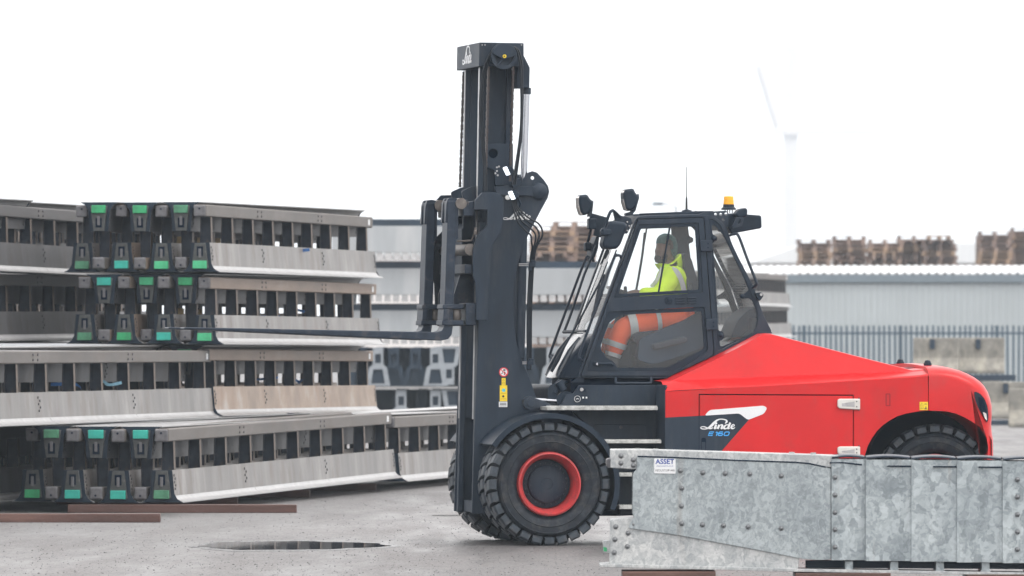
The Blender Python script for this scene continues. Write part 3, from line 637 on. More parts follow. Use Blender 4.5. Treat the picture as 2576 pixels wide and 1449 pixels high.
qclear = [(1790, 566), (1798, 566), (1806, 574), (1820, 592), (1834, 620), (1856, 664), (1882, 724), (1884, 730), (1877, 736), (1862, 745), (1866, 752), (1884, 750), (1893, 757), (1904, 786), (1905, 806), (1902, 822), (1893, 838), (1882, 845), (1818, 871), (1812, 871), (1810, 858), (1818, 855), (1822, 845), (1818, 834), (1808, 832), (1796, 640), (1792, 610), (1803, 606), (1804, 596), (1793, 590)]
def cabside(yn, yf, sgn, full):
    t = lambda pts, r=.02: rnd(xz(pts, CN), r, 3)
    fr = MB().plate([t(cab_out, .03), t(dgap, .015), t(quarter, .02)], yn, yf); part(fr, 'cab_frame', 'dark', bevel=.012, seg=3)
    d = empty('cab_door', (0, 0, 0)); d.parent = truck
    MB().plate([t(door_out, .015), t(uw, .012), t(lw, .012)], yn-.008*sgn, yf-.01*sgn).build('door_frame', 'dark', d, bevel=.007, seg=2)
    a = .018*sgn
    ins = lambda pts, k: [( (p[0]-sum(q[0] for q in pts)/len(pts))*k+sum(q[0] for q in pts)/len(pts), (p[1]-sum(q[1] for q in pts)/len(pts))*k+sum(q[1] for q in pts)/len(pts)) for p in pts]
    MB().plate([t(ins(uw, .993), .01), t(ins(uw, .90), .02)], yn-.002*sgn, yn+a).build('window_seal', 'plastic', d, bevel=.004)
    MB().add([(x, yn+a*.8, z) for x, z in t(ins(uw, .95))], [tuple(range(len(t(uw))))]).build('upper_pane', 'glass', d, fix=False)
    MB().plate([t(ins(lw, .994), .01), t(lclear, .02)], yn+.004*sgn, yn+a).build('pane_border', 'plastic', d)
    MB().add([(x, yn+a*1.1, z) for x, z in t(ins(lw, .985))], [tuple(range(len(t(lw))))]).build('lower_pane', 'glass2', d, fix=False)
    MB().tube([Vector((p[0], yn+.006*sgn, p[1])) for p in xz([(1686, 566), (1656, 741)], CN)], .0085, 6).build('pane_divider', 'plastic', d)
    MB().plate([t([(x, y) for x, y in ins(quarter, .992)], .02), t(qclear, .012)], yn+.004*sgn, yn+a).build('quarter_border', 'plastic', truck)
    MB().add([(x, yn+a*1.1, z) for x, z in t(ins(quarter, .98))], [tuple(range(len(t(quarter))))]).build('quarter_pane', 'glass', truck, fix=False)
    return d
door = cabside(CN, CN+.055, 1, True); fdoor = cabside(CF, CF-.055, -1, False)
# door fittings on the near door
def dp(mb, n, m, **k): return mb.build(n, m, door, **k)
vt = MB(); vt.lathe([(.001, -.006), (.02, -.008), (.034, -.006), (.038, .002)], P(1682, 757, CN-.006), (0, 1, 0), 20)
for i in range(3): vt.tube([P(1682, 757, CN-.016)+Vector((math.cos(i*2.09), 0, math.sin(i*2.09)))*.03, P(1682, 757, CN-.016)], .005, 5)
dp(vt, 'round_vent', 'plastic', smooth=True)
for cx_ in (1700, 1729):
    for k in range(3): dp(MB().prism(rnd(xz([(cx_, 748+k*6.2-cx_*0+0), (cx_+23, 747.2+k*6.2), (cx_+23, 751+k*6.2), (cx_, 752+k*6.2)], CN-.014), .005, 2), CN-.018, CN-.004), 'louvre', 'dark', bevel=.003)
hh = MB(); hh.prism(rnd(xz([(1494, 909.5), (1514, 909.5), (1514, 921.5), (1494, 921.5)], CN-.02), .012, 3), CN-.022, CN+.004); hh.tube(tp([(1504, 915, CN-.035), (1538, 915, CN-.04), (1542, 919, CN-.025)]), .013, 8); dp(hh, 'door_handle', 'plastic', bevel=.003)
dp(MB().disc(P(1502, 915.5, CN-.022), .012, -.02, n=12), 'door_lock', 'chrome')
for py in (604, 802):
    x0 = 1762+(py-604)*.07
    hg = MB(); hg.prism(rnd(xz([(x0, py+2), (x0+6, py), (x0+30, py-1), (x0+30, py+28), (x0+6, py+29), (x0, py+27)], CN-.03), .012, 3), CN-.035, CN+.0); o = dp(hg, 'cab_hinge', 'dark', bevel=.006)
    for k in (9, 19):
        sb = MB().disc(P(x0+19, py+k, CN-.034), .0075, -.004, n=10); b2 = sb.build('hinge_screw', 'hollow', o)
for px, py in ((1797, 600), (1813, 843), (1868, 745)):
    bb = MB(); bb.sphere(P(px, py, CN-.004), .022, 12, 8, (1, .7, 1)); part(bb, 'pane_clamp', 'plastic', smooth=True)
# roof, rear wall, floor
q = xz([(1602, 551), (1606, 544), (1640, 540.5), (1740, 538.5), (1778, 540), (1800, 546), (1814, 556), (1808, 562), (1785, 554), (1640, 552)], CN); rm = MB(); rm.prism(q, CN+.03, CN+.16); rm.prism(q, CF-.16, CF-.03); part(rm, 'cab_roof', 'dark', bevel=.01)
za, zb_ = P(1640, 541, CN), P(1790, 545, CN); rp2 = MB(); rp2.box((za.x-.14, CN+.16, za.z-.03), (za.x-.02, CF-.16, za.z)); rp2.box((zb_.x-.06, CN+.16, zb_.z-.03), (zb_.x+.05, CF-.16, zb_.z)); part(rp2, 'roof_beam', 'dark', bevel=.005)
part(MB().add([(za.x-.03, CN+.15, za.z-.012), (zb_.x-.05, CN+.15, za.z-.012), (zb_.x-.05, CF-.15, za.z-.012), (za.x-.03, CF-.15, za.z-.012)], [(0, 1, 2, 3)]), 'roof_pane', 'glass', fix=False)
q = xz([(1454, 950), (1700, 952), (1790, 908), (1778, 900), (1690, 938), (1462, 938)], CN+.05); part(MB().prism(q, CN+.06, CF-.06), 'cab_floor', 'interior')
q = xz([(1905, 800), (1943, 838), (1818, 897), (1810, 884), (1880, 850), (1900, 830)], CN+.05); part(MB().prism(q, CN+.05, CF-.05), 'cab_rear_wall', 'dark')
rg = xz([(1828, 578), (1840, 612), (1858, 650), (1897, 728), (1912, 772), (1924, 800)], CN+.06)
part(MB().grid([[(x, y, z) for y in (CN+.06, CF-.06)] for x, z in rg]), 'rear_pane', 'glass', smooth=True)
hw = MB()
for i in range(14):
    a_, b_ = rg[1], rg[4]; u = i/13; x = a_[0]+(b_[0]-a_[0])*u; z = a_[1]+(b_[1]-a_[1])*u; hw.tube([(x-.01, CN+.12, z), (x-.01, CF-.12, z)], .0018, 4)
part(hw, 'heater_wire', 'bolt')
# windscreen and wet cowl
def front_sheet(line, bulge, name, m, y0=CN+.02, y1=CF-.02, n=10, pow_=2):
    L = xz(line, CN); rows = []
    for (x, z), bl in zip(L, bulge): rows.append([(x-bl*(1-abs(2*j/n-1)**pow_), y0+(y1-y0)*j/n, z) for j in range(n+1)])
    return MB().grid(rows)
part(front_sheet([(1500, 838), (1530, 752), (1560, 668), (1597, 562)], [.07, .06, .05, .03], 'windscreen', 'glass'), 'windscreen', 'glass', smooth=True)
part(front_sheet([(1498, 840), (1486, 858), (1472, 893), (1460, 930), (1452, 950), (1462, 955)], [.075, .085, .12, .15, .16, .10], 'cowl', 'wetblack', pow_=3), 'front_cowl', 'wetblack', smooth=True)
part(front_sheet([(1597, 560), (1602, 548), (1604, 543)], [.03, .03, .02], 'brow', 'dark'), 'roof_brow', 'dark', smooth=True)
for yl in (CN+.30, CF-.30):
    rb = MB(); L = [P(px, py, CN) for px, py in ((1494, 850), (1478, 885), (1462, 930), (1456, 948))]
    rb.tube([Vector((p.x-b, yl, p.z)) for p, b in zip(L, (.07, .10, .125, .135))], [.02, .035, .04, .03], 10); part(rb, 'cowl_rib', 'wetblack', smooth=True)
q = xz([(1460, 942), (1470, 942), (1470, 962), (1440, 962)], CN); part(MB().prism(q, CN+.02, CF-.02), 'cowl_sill', 'plastic')
part(MB().tube(tp([(1418, 835, CF+.02), (1475, 833.5, CN+.3)]), .016, 8), 'cross_bar', 'plastic', smooth=True)
# grab rails
def rail(pts, r, name='grab_rail', m='dark', n=6): part(MB().tube(catmull(tp(pts), n), r, 8), name, m, smooth=True)
rail([(1562, 650, .57), (1561, 644, .55), (1552, 643, .5), (1543, 653, .48), (1500, 773, .48), (1459, 887, .48), (1459, 902, .5), (1465, 908, .57)], .0125)
rail([(1493, 656, 1.80), (1491, 651, 1.84), (1481, 648, 1.88), (1471, 657, 1.9), (1428, 770, 1.9), (1386, 884, 1.9), (1386, 897, 1.88), (1394, 905, 1.8)], .0125)
rail([(1836, 592, .58), (1847, 589, .52), (1858, 594, .5), (1880, 652, .5), (1902, 708, .5), (1902, 717, .52), (1893, 724, .58)], .013)
rail([(1549, 951, .58), (1549, 960, .55), (1554, 964, .54), (1594, 964, .54), (1632, 964, .54), (1638, 960, .55), (1638, 951, .58)], .0115)
# wipers
wp = MB(); wp.tube(tp([(1551, 628, .85), (1530, 684, .85), (1508, 742, .85), (1489, 797, .85)]), [.006, .013, .014, .012], 6); part(wp, 'wiper_blade', 'plastic')
wp = MB(); wp.tube(tp([(1529, 658, 1.0), (1508, 712, 1.0), (1462, 798, 1.0), (1420, 872, 1.0), (1402, 905, 1.0), (1387, 935, 1.0)]), [.005, .009, .009, .010, .022, .014], 6); part(wp, 'wiper_arm', 'plastic')
wp = MB(); wp.tube(tp([(1521, 690, .9), (1497, 770, .9), (1490, 800, .9)]), .012, 6); wp.tube(tp([(1508, 712, .95), (1492, 790, .9)]), .008, 6); part(wp, 'wiper_arm', 'plastic')
wp = MB(); wp.tube(tp([(1500, 618, 1.74), (1470, 690, 1.74), (1436, 790, 1.74), (1418, 838, 1.74)]), .012, 6); part(wp, 'far_pillar_trim', 'dark')
# mirrors
def rot_prism(pts, y0, y1): return MB().prism(rnd(xz(pts, .45), .035, 5), y0, y1)
mr = empty('wing_mirror', (0, 0, 0)); mr.parent = truck
rot_prism([(1529, 555), (1567, 560), (1571, 572), (1555, 615), (1545, 627), (1515, 627), (1509, 615), (1519, 576)], .30, .52).build('mirror_housing', 'plastic', mr, smooth=True, bevel=.03, seg=4)
MB().tube(catmull(tp([(1512, 593, .42), (1520, 574, .42), (1533, 538, .42), (1540, 530, .45), (1546, 533, .5), (1570, 556, .56)]), 5), .014, 8).build('mirror_arm', 'plastic', mr, smooth=True)
b_ = MB(); b_.disc(P(1521, 583, .28), .036, .06, n=14); b_.cbox(P(1526, 584, .30), (.08, .06, .05)); b_.build('mirror_clamp', 'plastic', mr, bevel=.008)
b_ = MB(); b_.prism(rnd(xz([(1541, 530), (1562, 543), (1586, 548), (1589, 560), (1577, 588), (1570, 588), (1566, 572), (1548, 560)], .56), .01, 2), .53, .575); b_.build('mirror_bracket', 'dark', mr, bevel=.004)
b_ = MB()
for px, py in ((1578, 558), (1574, 566), (1583, 568), (1572, 575), (1578, 580)): b_.disc(P(px, py, .528), .007, -.004, n=8)
b_.build('bracket_bolt', 'steel', mr)
mr = empty('wing_mirror', (0, 0, 0)); mr.parent = truck
MB().prism(rnd(xz([(1496, 594), (1503, 596), (1500, 625), (1487, 660), (1482, 652), (1484, 625)], 1.9), .02, 4), 1.8, 2.05).build('mirror_housing', 'plastic', mr, bevel=.02, seg=3)
MB().tube(catmull(tp([(1491, 560, 1.85), (1484, 588, 1.88), (1478, 612, 1.9), (1474, 632, 1.9)]), 4), .013, 8).build('mirror_arm', 'plastic', mr, smooth=True)
MB().cbox(P(1478, 620, 1.9), (.06, .1, .075)).build('mirror_clamp', 'plastic', mr, bevel=.012)
# far lamp bracket
lb = MB(); lb.prism(xz([(1486, 536), (1502, 540), (1526, 547), (1513, 598), (1492, 592), (1496, 575), (1481, 570), (1483, 548)], 1.78), 1.77, 1.80); part(lb, 'lamp_bracket', 'dark')
lb = MB(); lb.cbox(P(1489, 563, 1.74), (.075, .1, .1)); part(lb, 'camera_box', 'plastic', bevel=.01)
# work lamps
def work_lamp(pts_body, pts_lens, arm, yl):
    e = empty('work_lamp', (0, 0, 0)); e.parent = truck
    MB().prism(rnd(xz(pts_body, yl), .02, 4), yl-.09, yl+.09).build('lamp_housing', 'plastic', e, smooth=True, bevel=.03, seg=3)
    MB().prism(xz(pts_lens, yl), yl-.075, yl+.075).build('lamp_lens', 'lens', e, bevel=.008)
    b = MB()
    for y in (yl-.03,): b.prism(xz(arm, yl), yl-.045, yl+.045)
    b.build('lamp_arm', 'dark', e, bevel=.004)
work_lamp([(1569, 477), (1590, 474), (1595, 486), (1603, 494), (1598, 514), (1594, 523), (1583, 532), (1571, 528), (1565, 505), (1564, 485)], [(1564.5, 484), (1567.5, 479), (1568, 500), (1575, 530), (1571, 528), (1565, 508)], [(1596, 490), (1605, 488), (1606, 498), (1597, 530), (1588, 541), (1571, 541), (1573, 536), (1586, 533), (1592, 524)], .66)
work_lamp([(1456, 491), (1474, 489), (1480, 500), (1489, 507), (1484, 528), (1478, 537), (1466, 543), (1457, 536), (1452, 515), (1451, 498)], [(1451, 498), (1454.5, 493), (1455.5, 513), (1463, 543), (1458, 540), (1452, 521)], [(1480, 505), (1491, 505), (1490, 520), (1487, 542), (1478, 546), (1481, 525)], 1.72)
# roof furniture
rf = MB(); rf.prism(xz([(1600, 541), (1606, 537), (1760, 531), (1790, 531), (1790, 541)], .9), .8, .84); rf.prism(xz([(1600, 541), (1606, 537), (1760, 531), (1790, 531), (1790, 541)], .9), 1.5, 1.54); part(rf, 'roof_rail', 'plastic', bevel=.01)
an = MB(); an.tube(tp([(1727, 530, 1.1), (1727, 497, 1.1), (1727, 496, 1.1), (1727.5, 419, 1.1)]), [.011, .008, .004, .003], 6); part(an, 'antenna', 'black')
an = MB(); an.lathe([(.05, 0), (.045, .02), (.015, .03), (.001, .035)], P(1728, 535, 1.1), (0, 0, 1), 14); an.tube(catmull(tp([(1718, 534, 1.0), (1724, 529, 1.0), (1732, 531, 1.05), (1740, 534, 1.0), (1752, 531, 1.0)]), 4), .006, 5); part(an, 'antenna_base', 'plastic')
pl = MB(); o_ = xz([(1752, 542), (1772, 533), (1826, 530), (1832, 536), (1832, 570), (1826, 572), (1812, 556), (1795, 545)], .64)
pl.plate([rnd(o_, .01, 2), xz(circ((1800, 539.5), 4, 12), .64), xz(circ((1813, 539.5), 4, 12), .64), xz(circ((1819, 552.5), 4, 12), .64), xz(circ((1826, 538), 4.3, 12), .64)], .63, .65); part(pl, 'lamp_bracket_plate', 'dark')
bc = empty('beacon', (0, 0, 0)); bc.parent = truck; c = P(1833, 514, .85)
MB().lathe([(.049, 0), (.047, .03), (.043, .068), (.036, .074), (.001, .075)], c, (0, 0, 1), 24).build('beacon_lens', 'amber', bc, smooth=True)
MB().lathe([(.001, -.05), (.066, -.05), (.068, -.038), (.052, -.024), (.05, 0), (.001, 0)], c, (0, 0, 1), 24).build('beacon_base', 'plastic', bc, smooth=True)
lg = MB()
for dx in (-9, -3, 3, 9): lg.tube([P(1833+dx, 526, .85), P(1833+dx, 536, .85)], .005, 5)
lg.build('beacon_leg', 'plastic', bc)
ac = MB(); q = rnd(xz([(1838, 537), (1846, 536), (1917, 542), (1918, 574), (1842, 588), (1832, 572), (1830, 560), (1834, 540)], .66), .02, 3); ac.prism(q, .68, MIR(.68)); part(ac, 'roof_unit', 'plastic', bevel=.012)
ac = MB(); ac.prism(rnd(xz([(1846, 538), (1856, 526), (1872, 523), (1877, 528), (1876, 545), (1868, 547), (1852, 547)], .58), .02, 3), .50, .66); part(ac, 'rear_lamp', 'plastic', bevel=.015, seg=3)
ac = MB(); o_ = rnd(xz([(1850, 553), (1852, 546), (1867, 545), (1871, 550), (1866, 569), (1845, 574), (1842, 570)], .49), .015, 3); i_ = rnd(xz([(1858, 551), (1864, 551), (1862, 563), (1855, 564)], .49), .01, 3); ac.plate([o_, i_], .485, .51); part(ac, 'rear_lamp_bracket', 'dark', bevel=.004)
ct = MB(); ct.prism(rnd(xz([(1898, 737), (1914, 735), (1920, 741), (1919, 746), (1910, 758), (1905, 752)], .57), .012, 3), .55, .6); part(ct, 'pane_catch', 'plastic', bevel=.005); ct = MB().disc(P(1915, 741, .549), .013, -.006, n=12); part(ct, 'catch_bolt', 'steel')
# cab interior
it = MB(); it.prism(rnd(xz([(1722, 640), (1730, 636), (1742, 650), (1762, 720), (1790, 790), (1776, 806), (1752, 790), (1738, 745), (1728, 700)], .9), .03, 4), .95, 1.41); it.prism(rnd(xz([(1590, 846), (1600, 836), (1740, 822), (1790, 800), (1780, 850), (1640, 866), (1596, 862)], .9), .03, 3), .9, 1.46); part(it, 'driver_seat', 'seat', bevel=.03, seg=3)
it = MB(); it.prism(rnd(xz([(1606, 852), (1640, 838), (1690, 818), (1722, 806), (1738, 796), (1770, 780), (1778, 830), (1776, 872), (1700, 900), (1640, 918), (1600, 905)], .8), .03, 3), .74, .88); part(it, 'seat_base', 'interior', bevel=.02)
it = MB(); it.prism(rnd(xz([(1640, 866), (1720, 846), (1730, 852), (1724, 862), (1660, 878), (1644, 880)], .7), .02, 3), .68, .76); part(it, 'armrest', 'seat', bevel=.015)
it = MB(); it.prism(xz([(1540, 850), (1560, 742), (1572, 742), (1580, 850), (1590, 925), (1520, 925)], 1.2), 1.12, 1.26); part(it, 'steering_column', 'interior', bevel=.02)
sw_ = MB(); c = P(1572, 738, 1.18); sw_.lathe([(.165+.014*math.cos(a), .014*math.sin(a)) for a in [i*math.pi/4 for i in range(8)]], c, (.35, 0, 1), 28, True); sw_.tube([c+Vector((0, -.16, 0)), c+Vector((0, .16, 0))], .012, 6); part(sw_, 'steering_wheel', 'seat', smooth=True)
it = MB(); it.prism(rnd(xz([(1570, 764), (1570, 720), (1576, 720), (1579, 764)], .8), .008, 2), .78, .82); it.prism(rnd(xz([(1738, 764), (1738, 713), (1745, 712), (1749, 764)], .72), .008, 2), .68, .74); part(it, 'control_lever', 'seat')
it = MB(); it.prism(xz([(1560, 905), (1640, 880), (1700, 905), (1700, 935), (1550, 935)], 1.55), 1.5, 1.66); it.prism(rnd(xz([(1812, 850), (1830, 806), (1856, 780), (1880, 772), (1896, 800), (1893, 836)], 1.5), .03, 3), 1.0, 1.6); part(it, 'rear_console', 'interior', bevel=.02)
it = MB(); it.plate([rnd(xz([(1690, 560), (1720, 560), (1722, 590), (1732, 597), (1733, 607), (1722, 612), (1722, 640), (1724, 750), (1700, 750), (1692, 660)], 1.62), .02, 3)], 1.60, 1.66); part(it, 'rear_pillar_trim', 'interior')
it = MB(); it.prism(xz([(1480, 935), (1560, 812), (1660, 812), (1790, 812), (1795, 890), (1700, 940)], 1.6), 1.60, 1.64); part(it, 'far_door_trim', 'interior')
it = MB(); it.tube(catmull(tp([(1622, 585, 1.6), (1616, 640, 1.6), (1606, 700, 1.6), (1598, 742, 1.6)]), 4), .011, 6); part(it, 'blind_cord', 'plastic')
nt_ = MB(); nt_.prism(xz([(1743, 785), (1752, 781), (1760, 812), (1742, 812)], 1.0), 1.0, 1.004); part(nt_, 'paper_note', 'white')

# ---- mast: outer section
mo = MB()
mast_plate = [(1203.5, 820), (1206, 640), (1230, 560), (1246, 500), (1252, 470), (1300, 462), (1312, 455), (1320, 445), (1329, 434), (1340, 430.5), (1351, 434), (1368, 452), (1379, 468), (1382, 482), (1378, 498), (1362, 527), (1347, 556), (1334, 580), (1325, 600), (1314, 627), (1303, 664), (1296, 705), (1291, 763), (1293, 815), (1299, 859), (1312, 904), (1331, 948), (1346, 992), (1362, 1040), (1366, 1110), (1330, 1290), (1262, 1294), (1187, 1292), (1194, 1069)]
for y0, y1 in ((.665, .70), (MIR(.665), MIR(.70))):
    mo = MB().plate([xz(mast_plate, .665), xz(circ((1340, 447.5), 4.8, 16), .665)], y0, y1); part(mo, 'outer_mast_plate', 'dark', bevel=.004)
def chan(front, rear, y0, y1, open_in, name, m='dark', web=.03, fl=.045):
    """mast channel: web plus front and rear flange; front/rear are picture lines at y0"""
    f = xz(front, .70); r = xz(rear, .70); mb = MB()
    (fx0, fz0), (fx1, fz1) = f; (rx0, rz0), (rx1, rz1) = r
    s = 1 if y1 > y0 else -1
    quad = lambda xa, xb, xc, xd: [(xa, fz0), (xb, fz0), (xc, fz1), (xd, fz1)]
    mb.prism(quad(fx0, fx0+fl, fx1+fl, fx1), y0, y1); mb.prism(quad(rx0-fl, rx0, rx1, rx1-fl), y0, y1)
    mb.prism(quad(fx0+fl, rx0-fl, rx1-fl, fx1+fl), (y0 if not open_in else y1-web*s), (y0+web*s if not open_in else y1)); return part(mb, name, m, bevel=.004)
chan([(1190, 1293), (1207, 560)], [(1315, 1290), (1324, 590)], .702, .80, False, 'outer_mast_rail')
chan([(1190, 1293), (1207, 560)], [(1315, 1290), (1324, 590)], MIR(.702), MIR(.80), False, 'outer_mast_rail')
chan([(1196, 1055), (1213, 130)], [(1281, 1055), (1293, 130)], .80, .88, True, 'inner_mast_rail')
chan([(1196, 1055), (1213, 130)], [(1281, 1055), (1293, 130)], MIR(.688), MIR(.768), True, 'inner_mast_rail')
# worn running strips on the front flanges
for yl, k in ((.80, 0), (MIR(.768), 0)):
    q0, q1 = P(1196, 1055, .70), P(1213, 130, .70)
    part(MB().add([(q0.x-.003, yl+.005, q0.z), (q0.x-.003, yl+.075, q0.z), (q1.x-.003, yl+.075, q1.z), (q1.x-.003, yl+.005, q1.z), (q0.x+.01, yl+.005, q0.z), (q0.x+.01, yl+.075, q0.z), (q1.x+.01, yl+.075, q1.z), (q1.x+.01, yl+.005, q1.z)], [(0, 1, 2, 3), (0, 4, 7, 3), (1, 5, 6, 2), (0, 1, 5, 4), (3, 2, 6, 7)]), 'running_strip', 'steel')
cb = MB(); cb.prism(xz([(1200, 1262), (1300, 1262), (1300, 1290), (1200, 1290)], .8), .8, MIR(.8)); part(cb, 'mast_foot', 'dark')
cb = MB(); cb.prism(xz([(1252, 470), (1310, 466), (1310, 520), (1252, 520)], .8), .72, MIR(.72)); part(cb, 'mast_tie', 'dark')
# tie bar with round boss on the plate
tb = MB(); q = rnd(xz([(1243, 469), (1366, 468), (1372, 476), (1370, 488), (1356, 494), (1250, 490)], .63), .02, 3); tb.prism(q, .63, .667); tb.lathe([(.001, -.03), (.04, -.028), (.075, .0), (.078, .04)], P(1356, 481, .64), (0, 1, 0), 28); part(tb, 'tie_bar', 'dark', smooth=True, bevel=.006)
# centre sliding plate with round hole
sp = MB(); sp.plate([rnd(xz([(1226, 362), (1290, 361), (1290, 466), (1246, 467), (1243, 428), (1226, 422)], .79), .01, 2), xz(circ((1240, 386), 12, 20), .79)], .775, .80); part(sp, 'sliding_plate', 'dark', bevel=.004)
sp = MB(); sp.prism(xz([(1226, 372), (1256, 372), (1256, 400), (1226, 400)], .81), .82, .83); part(sp, 'plate_backing', 'hollow')
sp = MB()
for px, py in ((1250, 421), (1250, 430), (1252, 441), (1246, 436), (1255, 419)): sp.disc(P(px, py, .774), .009, -.006, n=8)
part(sp, 'plate_bolt', 'steel')
# crosshead
xh = MB(); q = xz([(1206, 106.5), (1317.5, 108.5), (1318, 142), (1322, 150), (1333, 172), (1332, 222), (1300, 224), (1300, 168), (1205, 167)], .55); q = xz([(1206, 106.5), (1317.5, 108.5), (1318, 168), (1205, 167)], .55)
xh.prism(q, .55, MIR(.55)); xo = part(xh, 'mast_crosshead', 'dark', bevel=.005)
xb = MB(); xb.prism(xz([(1318, 140), (1333, 170), (1332, 222), (1300, 222), (1300, 160)], .62), .62, .80); part(xb, 'cylinder_bracket', 'dark', bevel=.006); xb = MB(); xb.prism(xz([(1318, 140), (1333, 170), (1332, 222), (1300, 222), (1300, 160)], .62), MIR(.62), MIR(.80)); part(xb, 'cylinder_bracket', 'dark', bevel=.006)
xb = MB()
for px in (1210, 1217, 1309): xb.disc(P(px+3, 113 if px < 1300 else 113, .55), .006, -.005, n=8)
part(xb, 'crosshead_bolt', 'steel')
# wordmark on the front face of the crosshead
xf = P(1206, 106.5, .55).x-.003; zf = P(1206, 130, .55).z
lgm = MB(); src = script_logo(.00075, 0, 0, 0, zmap=lambda a, b: Vector((a*.00075, -b*.00075)))
for v in src.v: lgm.v.append((xf-.0005-abs(v[1]), MIR(.55)-.12-v[0]*1.0+.0, zf+v[2]+.56))
lgm.f = src.f
part(lgm, 'front_lettering', 'white', fix=False)
# dirt-streaked front face plate
# pulley wheel with cover
pw = MB(); c = P(1268.5, 141, .45); pw.lathe([(.085, .0), (.118, 0), (.118, .02), (.105, .035), (.118, .05), (.118, .07), (.085, .07)], c, (0, 1, 0), 40, True); pw.lathe([(.001, .03), (.086, .03)], c, (0, 1, 0), 40); part(pw, 'hose_pulley', 'dark', smooth=True)
pc = MB(); a0 = [(c.x+.112*math.cos(R(t)), c.z+.112*math.sin(R(t))) for t in range(5, 176, 9)]; pc.prism(a0+[(c.x-.03, c.z-.02), (c.x, c.z-.03), (c.x+.03, c.z-.02)], .43, .448); pc.tube([Vector((c.x, .44, c.z)), Vector((c.x-.06, .44, c.z-.085))], .008, 6); part(pc, 'pulley_cover', 'dark', bevel=.003)
pc = MB().disc(P(1269, 141.5, .43), .016, -.012, n=14); part(pc, 'pulley_pin', 'yellow'); pc = MB().disc(P(1269, 141.5, .418), .007, -.003, n=8); part(pc, 'pin_hole', 'hollow')
# hoses over the pulley
for dx, yl in ((0, .47), (3.2, .49), (6.4, .51)):
    rail([(1247+dx, 124, yl), (1240+dx, 126, yl), (1226+dx, 148, yl), (1214+dx*1.2, 185, yl), (1208+dx*1.2, 230, yl), (1207+dx*1.1, 290, yl), (1211+dx, 355, yl), (1217+dx*.8, 420, yl), (1220+dx*.7, 480, yl)], .0075, 'hydraulic_hose', 'rubber')
for dx, yl in ((0, .47), (4.5, .49)):
    rail([(1292+dx*.3, 118, yl), (1300+dx, 128, yl), (1308+dx, 160, yl), (1311+dx*.6, 220, yl), (1311+dx*.5, 300, yl), (1306+dx*.7, 360, yl), (1297+dx, 420, yl), (1291+dx, 465, yl)], .010, 'hydraulic_hose', 'rubber')
# lift chains
def chain(px0, py0, px1, py1, yl, wdt=.022):
    a, b = P(px0, py0, yl), P(px1, py1, yl); L = (b-a).length; n = int(L/.036); d = (b-a)/n; mb = MB()
    for i in range(n):
        c0 = a+d*(i+.5); w_ = wdt*(1 if i % 2 else .8); lw_ = .5*d.length
        for y in (-.02, -.007, .007, .02) if i % 2 else (-.014, 0, .014):
            pts = [(c0.x+w_*k*.5, c0.z+t*lw_) for k, t in ((-.75, -1.2), (.75, -1.2), (1, -.7), (.7, 0), (1, .7), (.75, 1.2), (-.75, 1.2), (-1, .7), (-.7, 0), (-1, -.7))]
            mb.prism(pts, yl+y-.005, yl+y+.005)
    o = part(mb, 'lift_chain', 'chain'); return o
chain(1229, 168, 1221, 470, .56); chain(1291, 168, 1283, 455, .56); chain(1166, 181, 1157, 470, 1.72); chain(1214, 181, 1206, 470, 1.72)
# free-lift cylinders
for y in (.71, MIR(.71)):
    part(MB().tube([P(1324.5, 235, .71)+Vector((0, y-.71, 0)), P(1317, 470, .71)+Vector((0, y-.71, 0))], .030, 20), 'lift_rod', 'chrome', smooth=True)
    part(MB().tube([P(1317.5, 470, .71)+Vector((0, y-.71, 0)), P(1308, 900, .71)+Vector((0, y-.71, 0))], .042, 20), 'lift_cylinder', 'dark', smooth=True)
    part(MB().tube([P(1324.8, 221, .71)+Vector((0, y-.71, 0)), P(1324.4, 237, .71)+Vector((0, y-.71, 0))], .040, 20), 'rod_collar', 'dark', smooth=True)
# work lights on the mast
for px, py in ((1280, 429), (1293, 490)):
    e = empty('mast_lamp', (0, 0, 0)); e.parent = truck
    MB().prism(rnd(xz([(px-10, py-6), (px+6, py-12), (px+12, py-2), (px+11, py+8), (px-2, py+13)], .54), .014, 4), .5, .6).build('lamp_housing', 'plastic', e, smooth=True, bevel=.018, seg=3)
    MB().prism(xz([(px-11, py-7), (px-5, py-10), (px+4, py+10), (px-2, py+12)], .49), .488, .59).build('lamp_lens', 'lit', e, bevel=.004)
    MB().tube(tp([(px+8, py+2, .56), (px+16, py+22, .58), (px+12, py+34, .6)]), .011, 6).build('lamp_arm', 'plastic', e)
b_ = MB(); b_.prism(xz([(1286, 455), (1308, 448), (1310, 462), (1292, 474)], .6), .58, .64); b_.tube(catmull(tp([(1298, 448, .6), (1308, 440, .6), (1313, 455, .6), (1306, 466, .6)]), 4), .006, 6); part(b_, 'lamp_mount', 'dark')
b_ = MB(); b_.disc(P(1276, 497, .655), .022, -.03, n=8); part(b_, 'mast_bolt', 'silver')
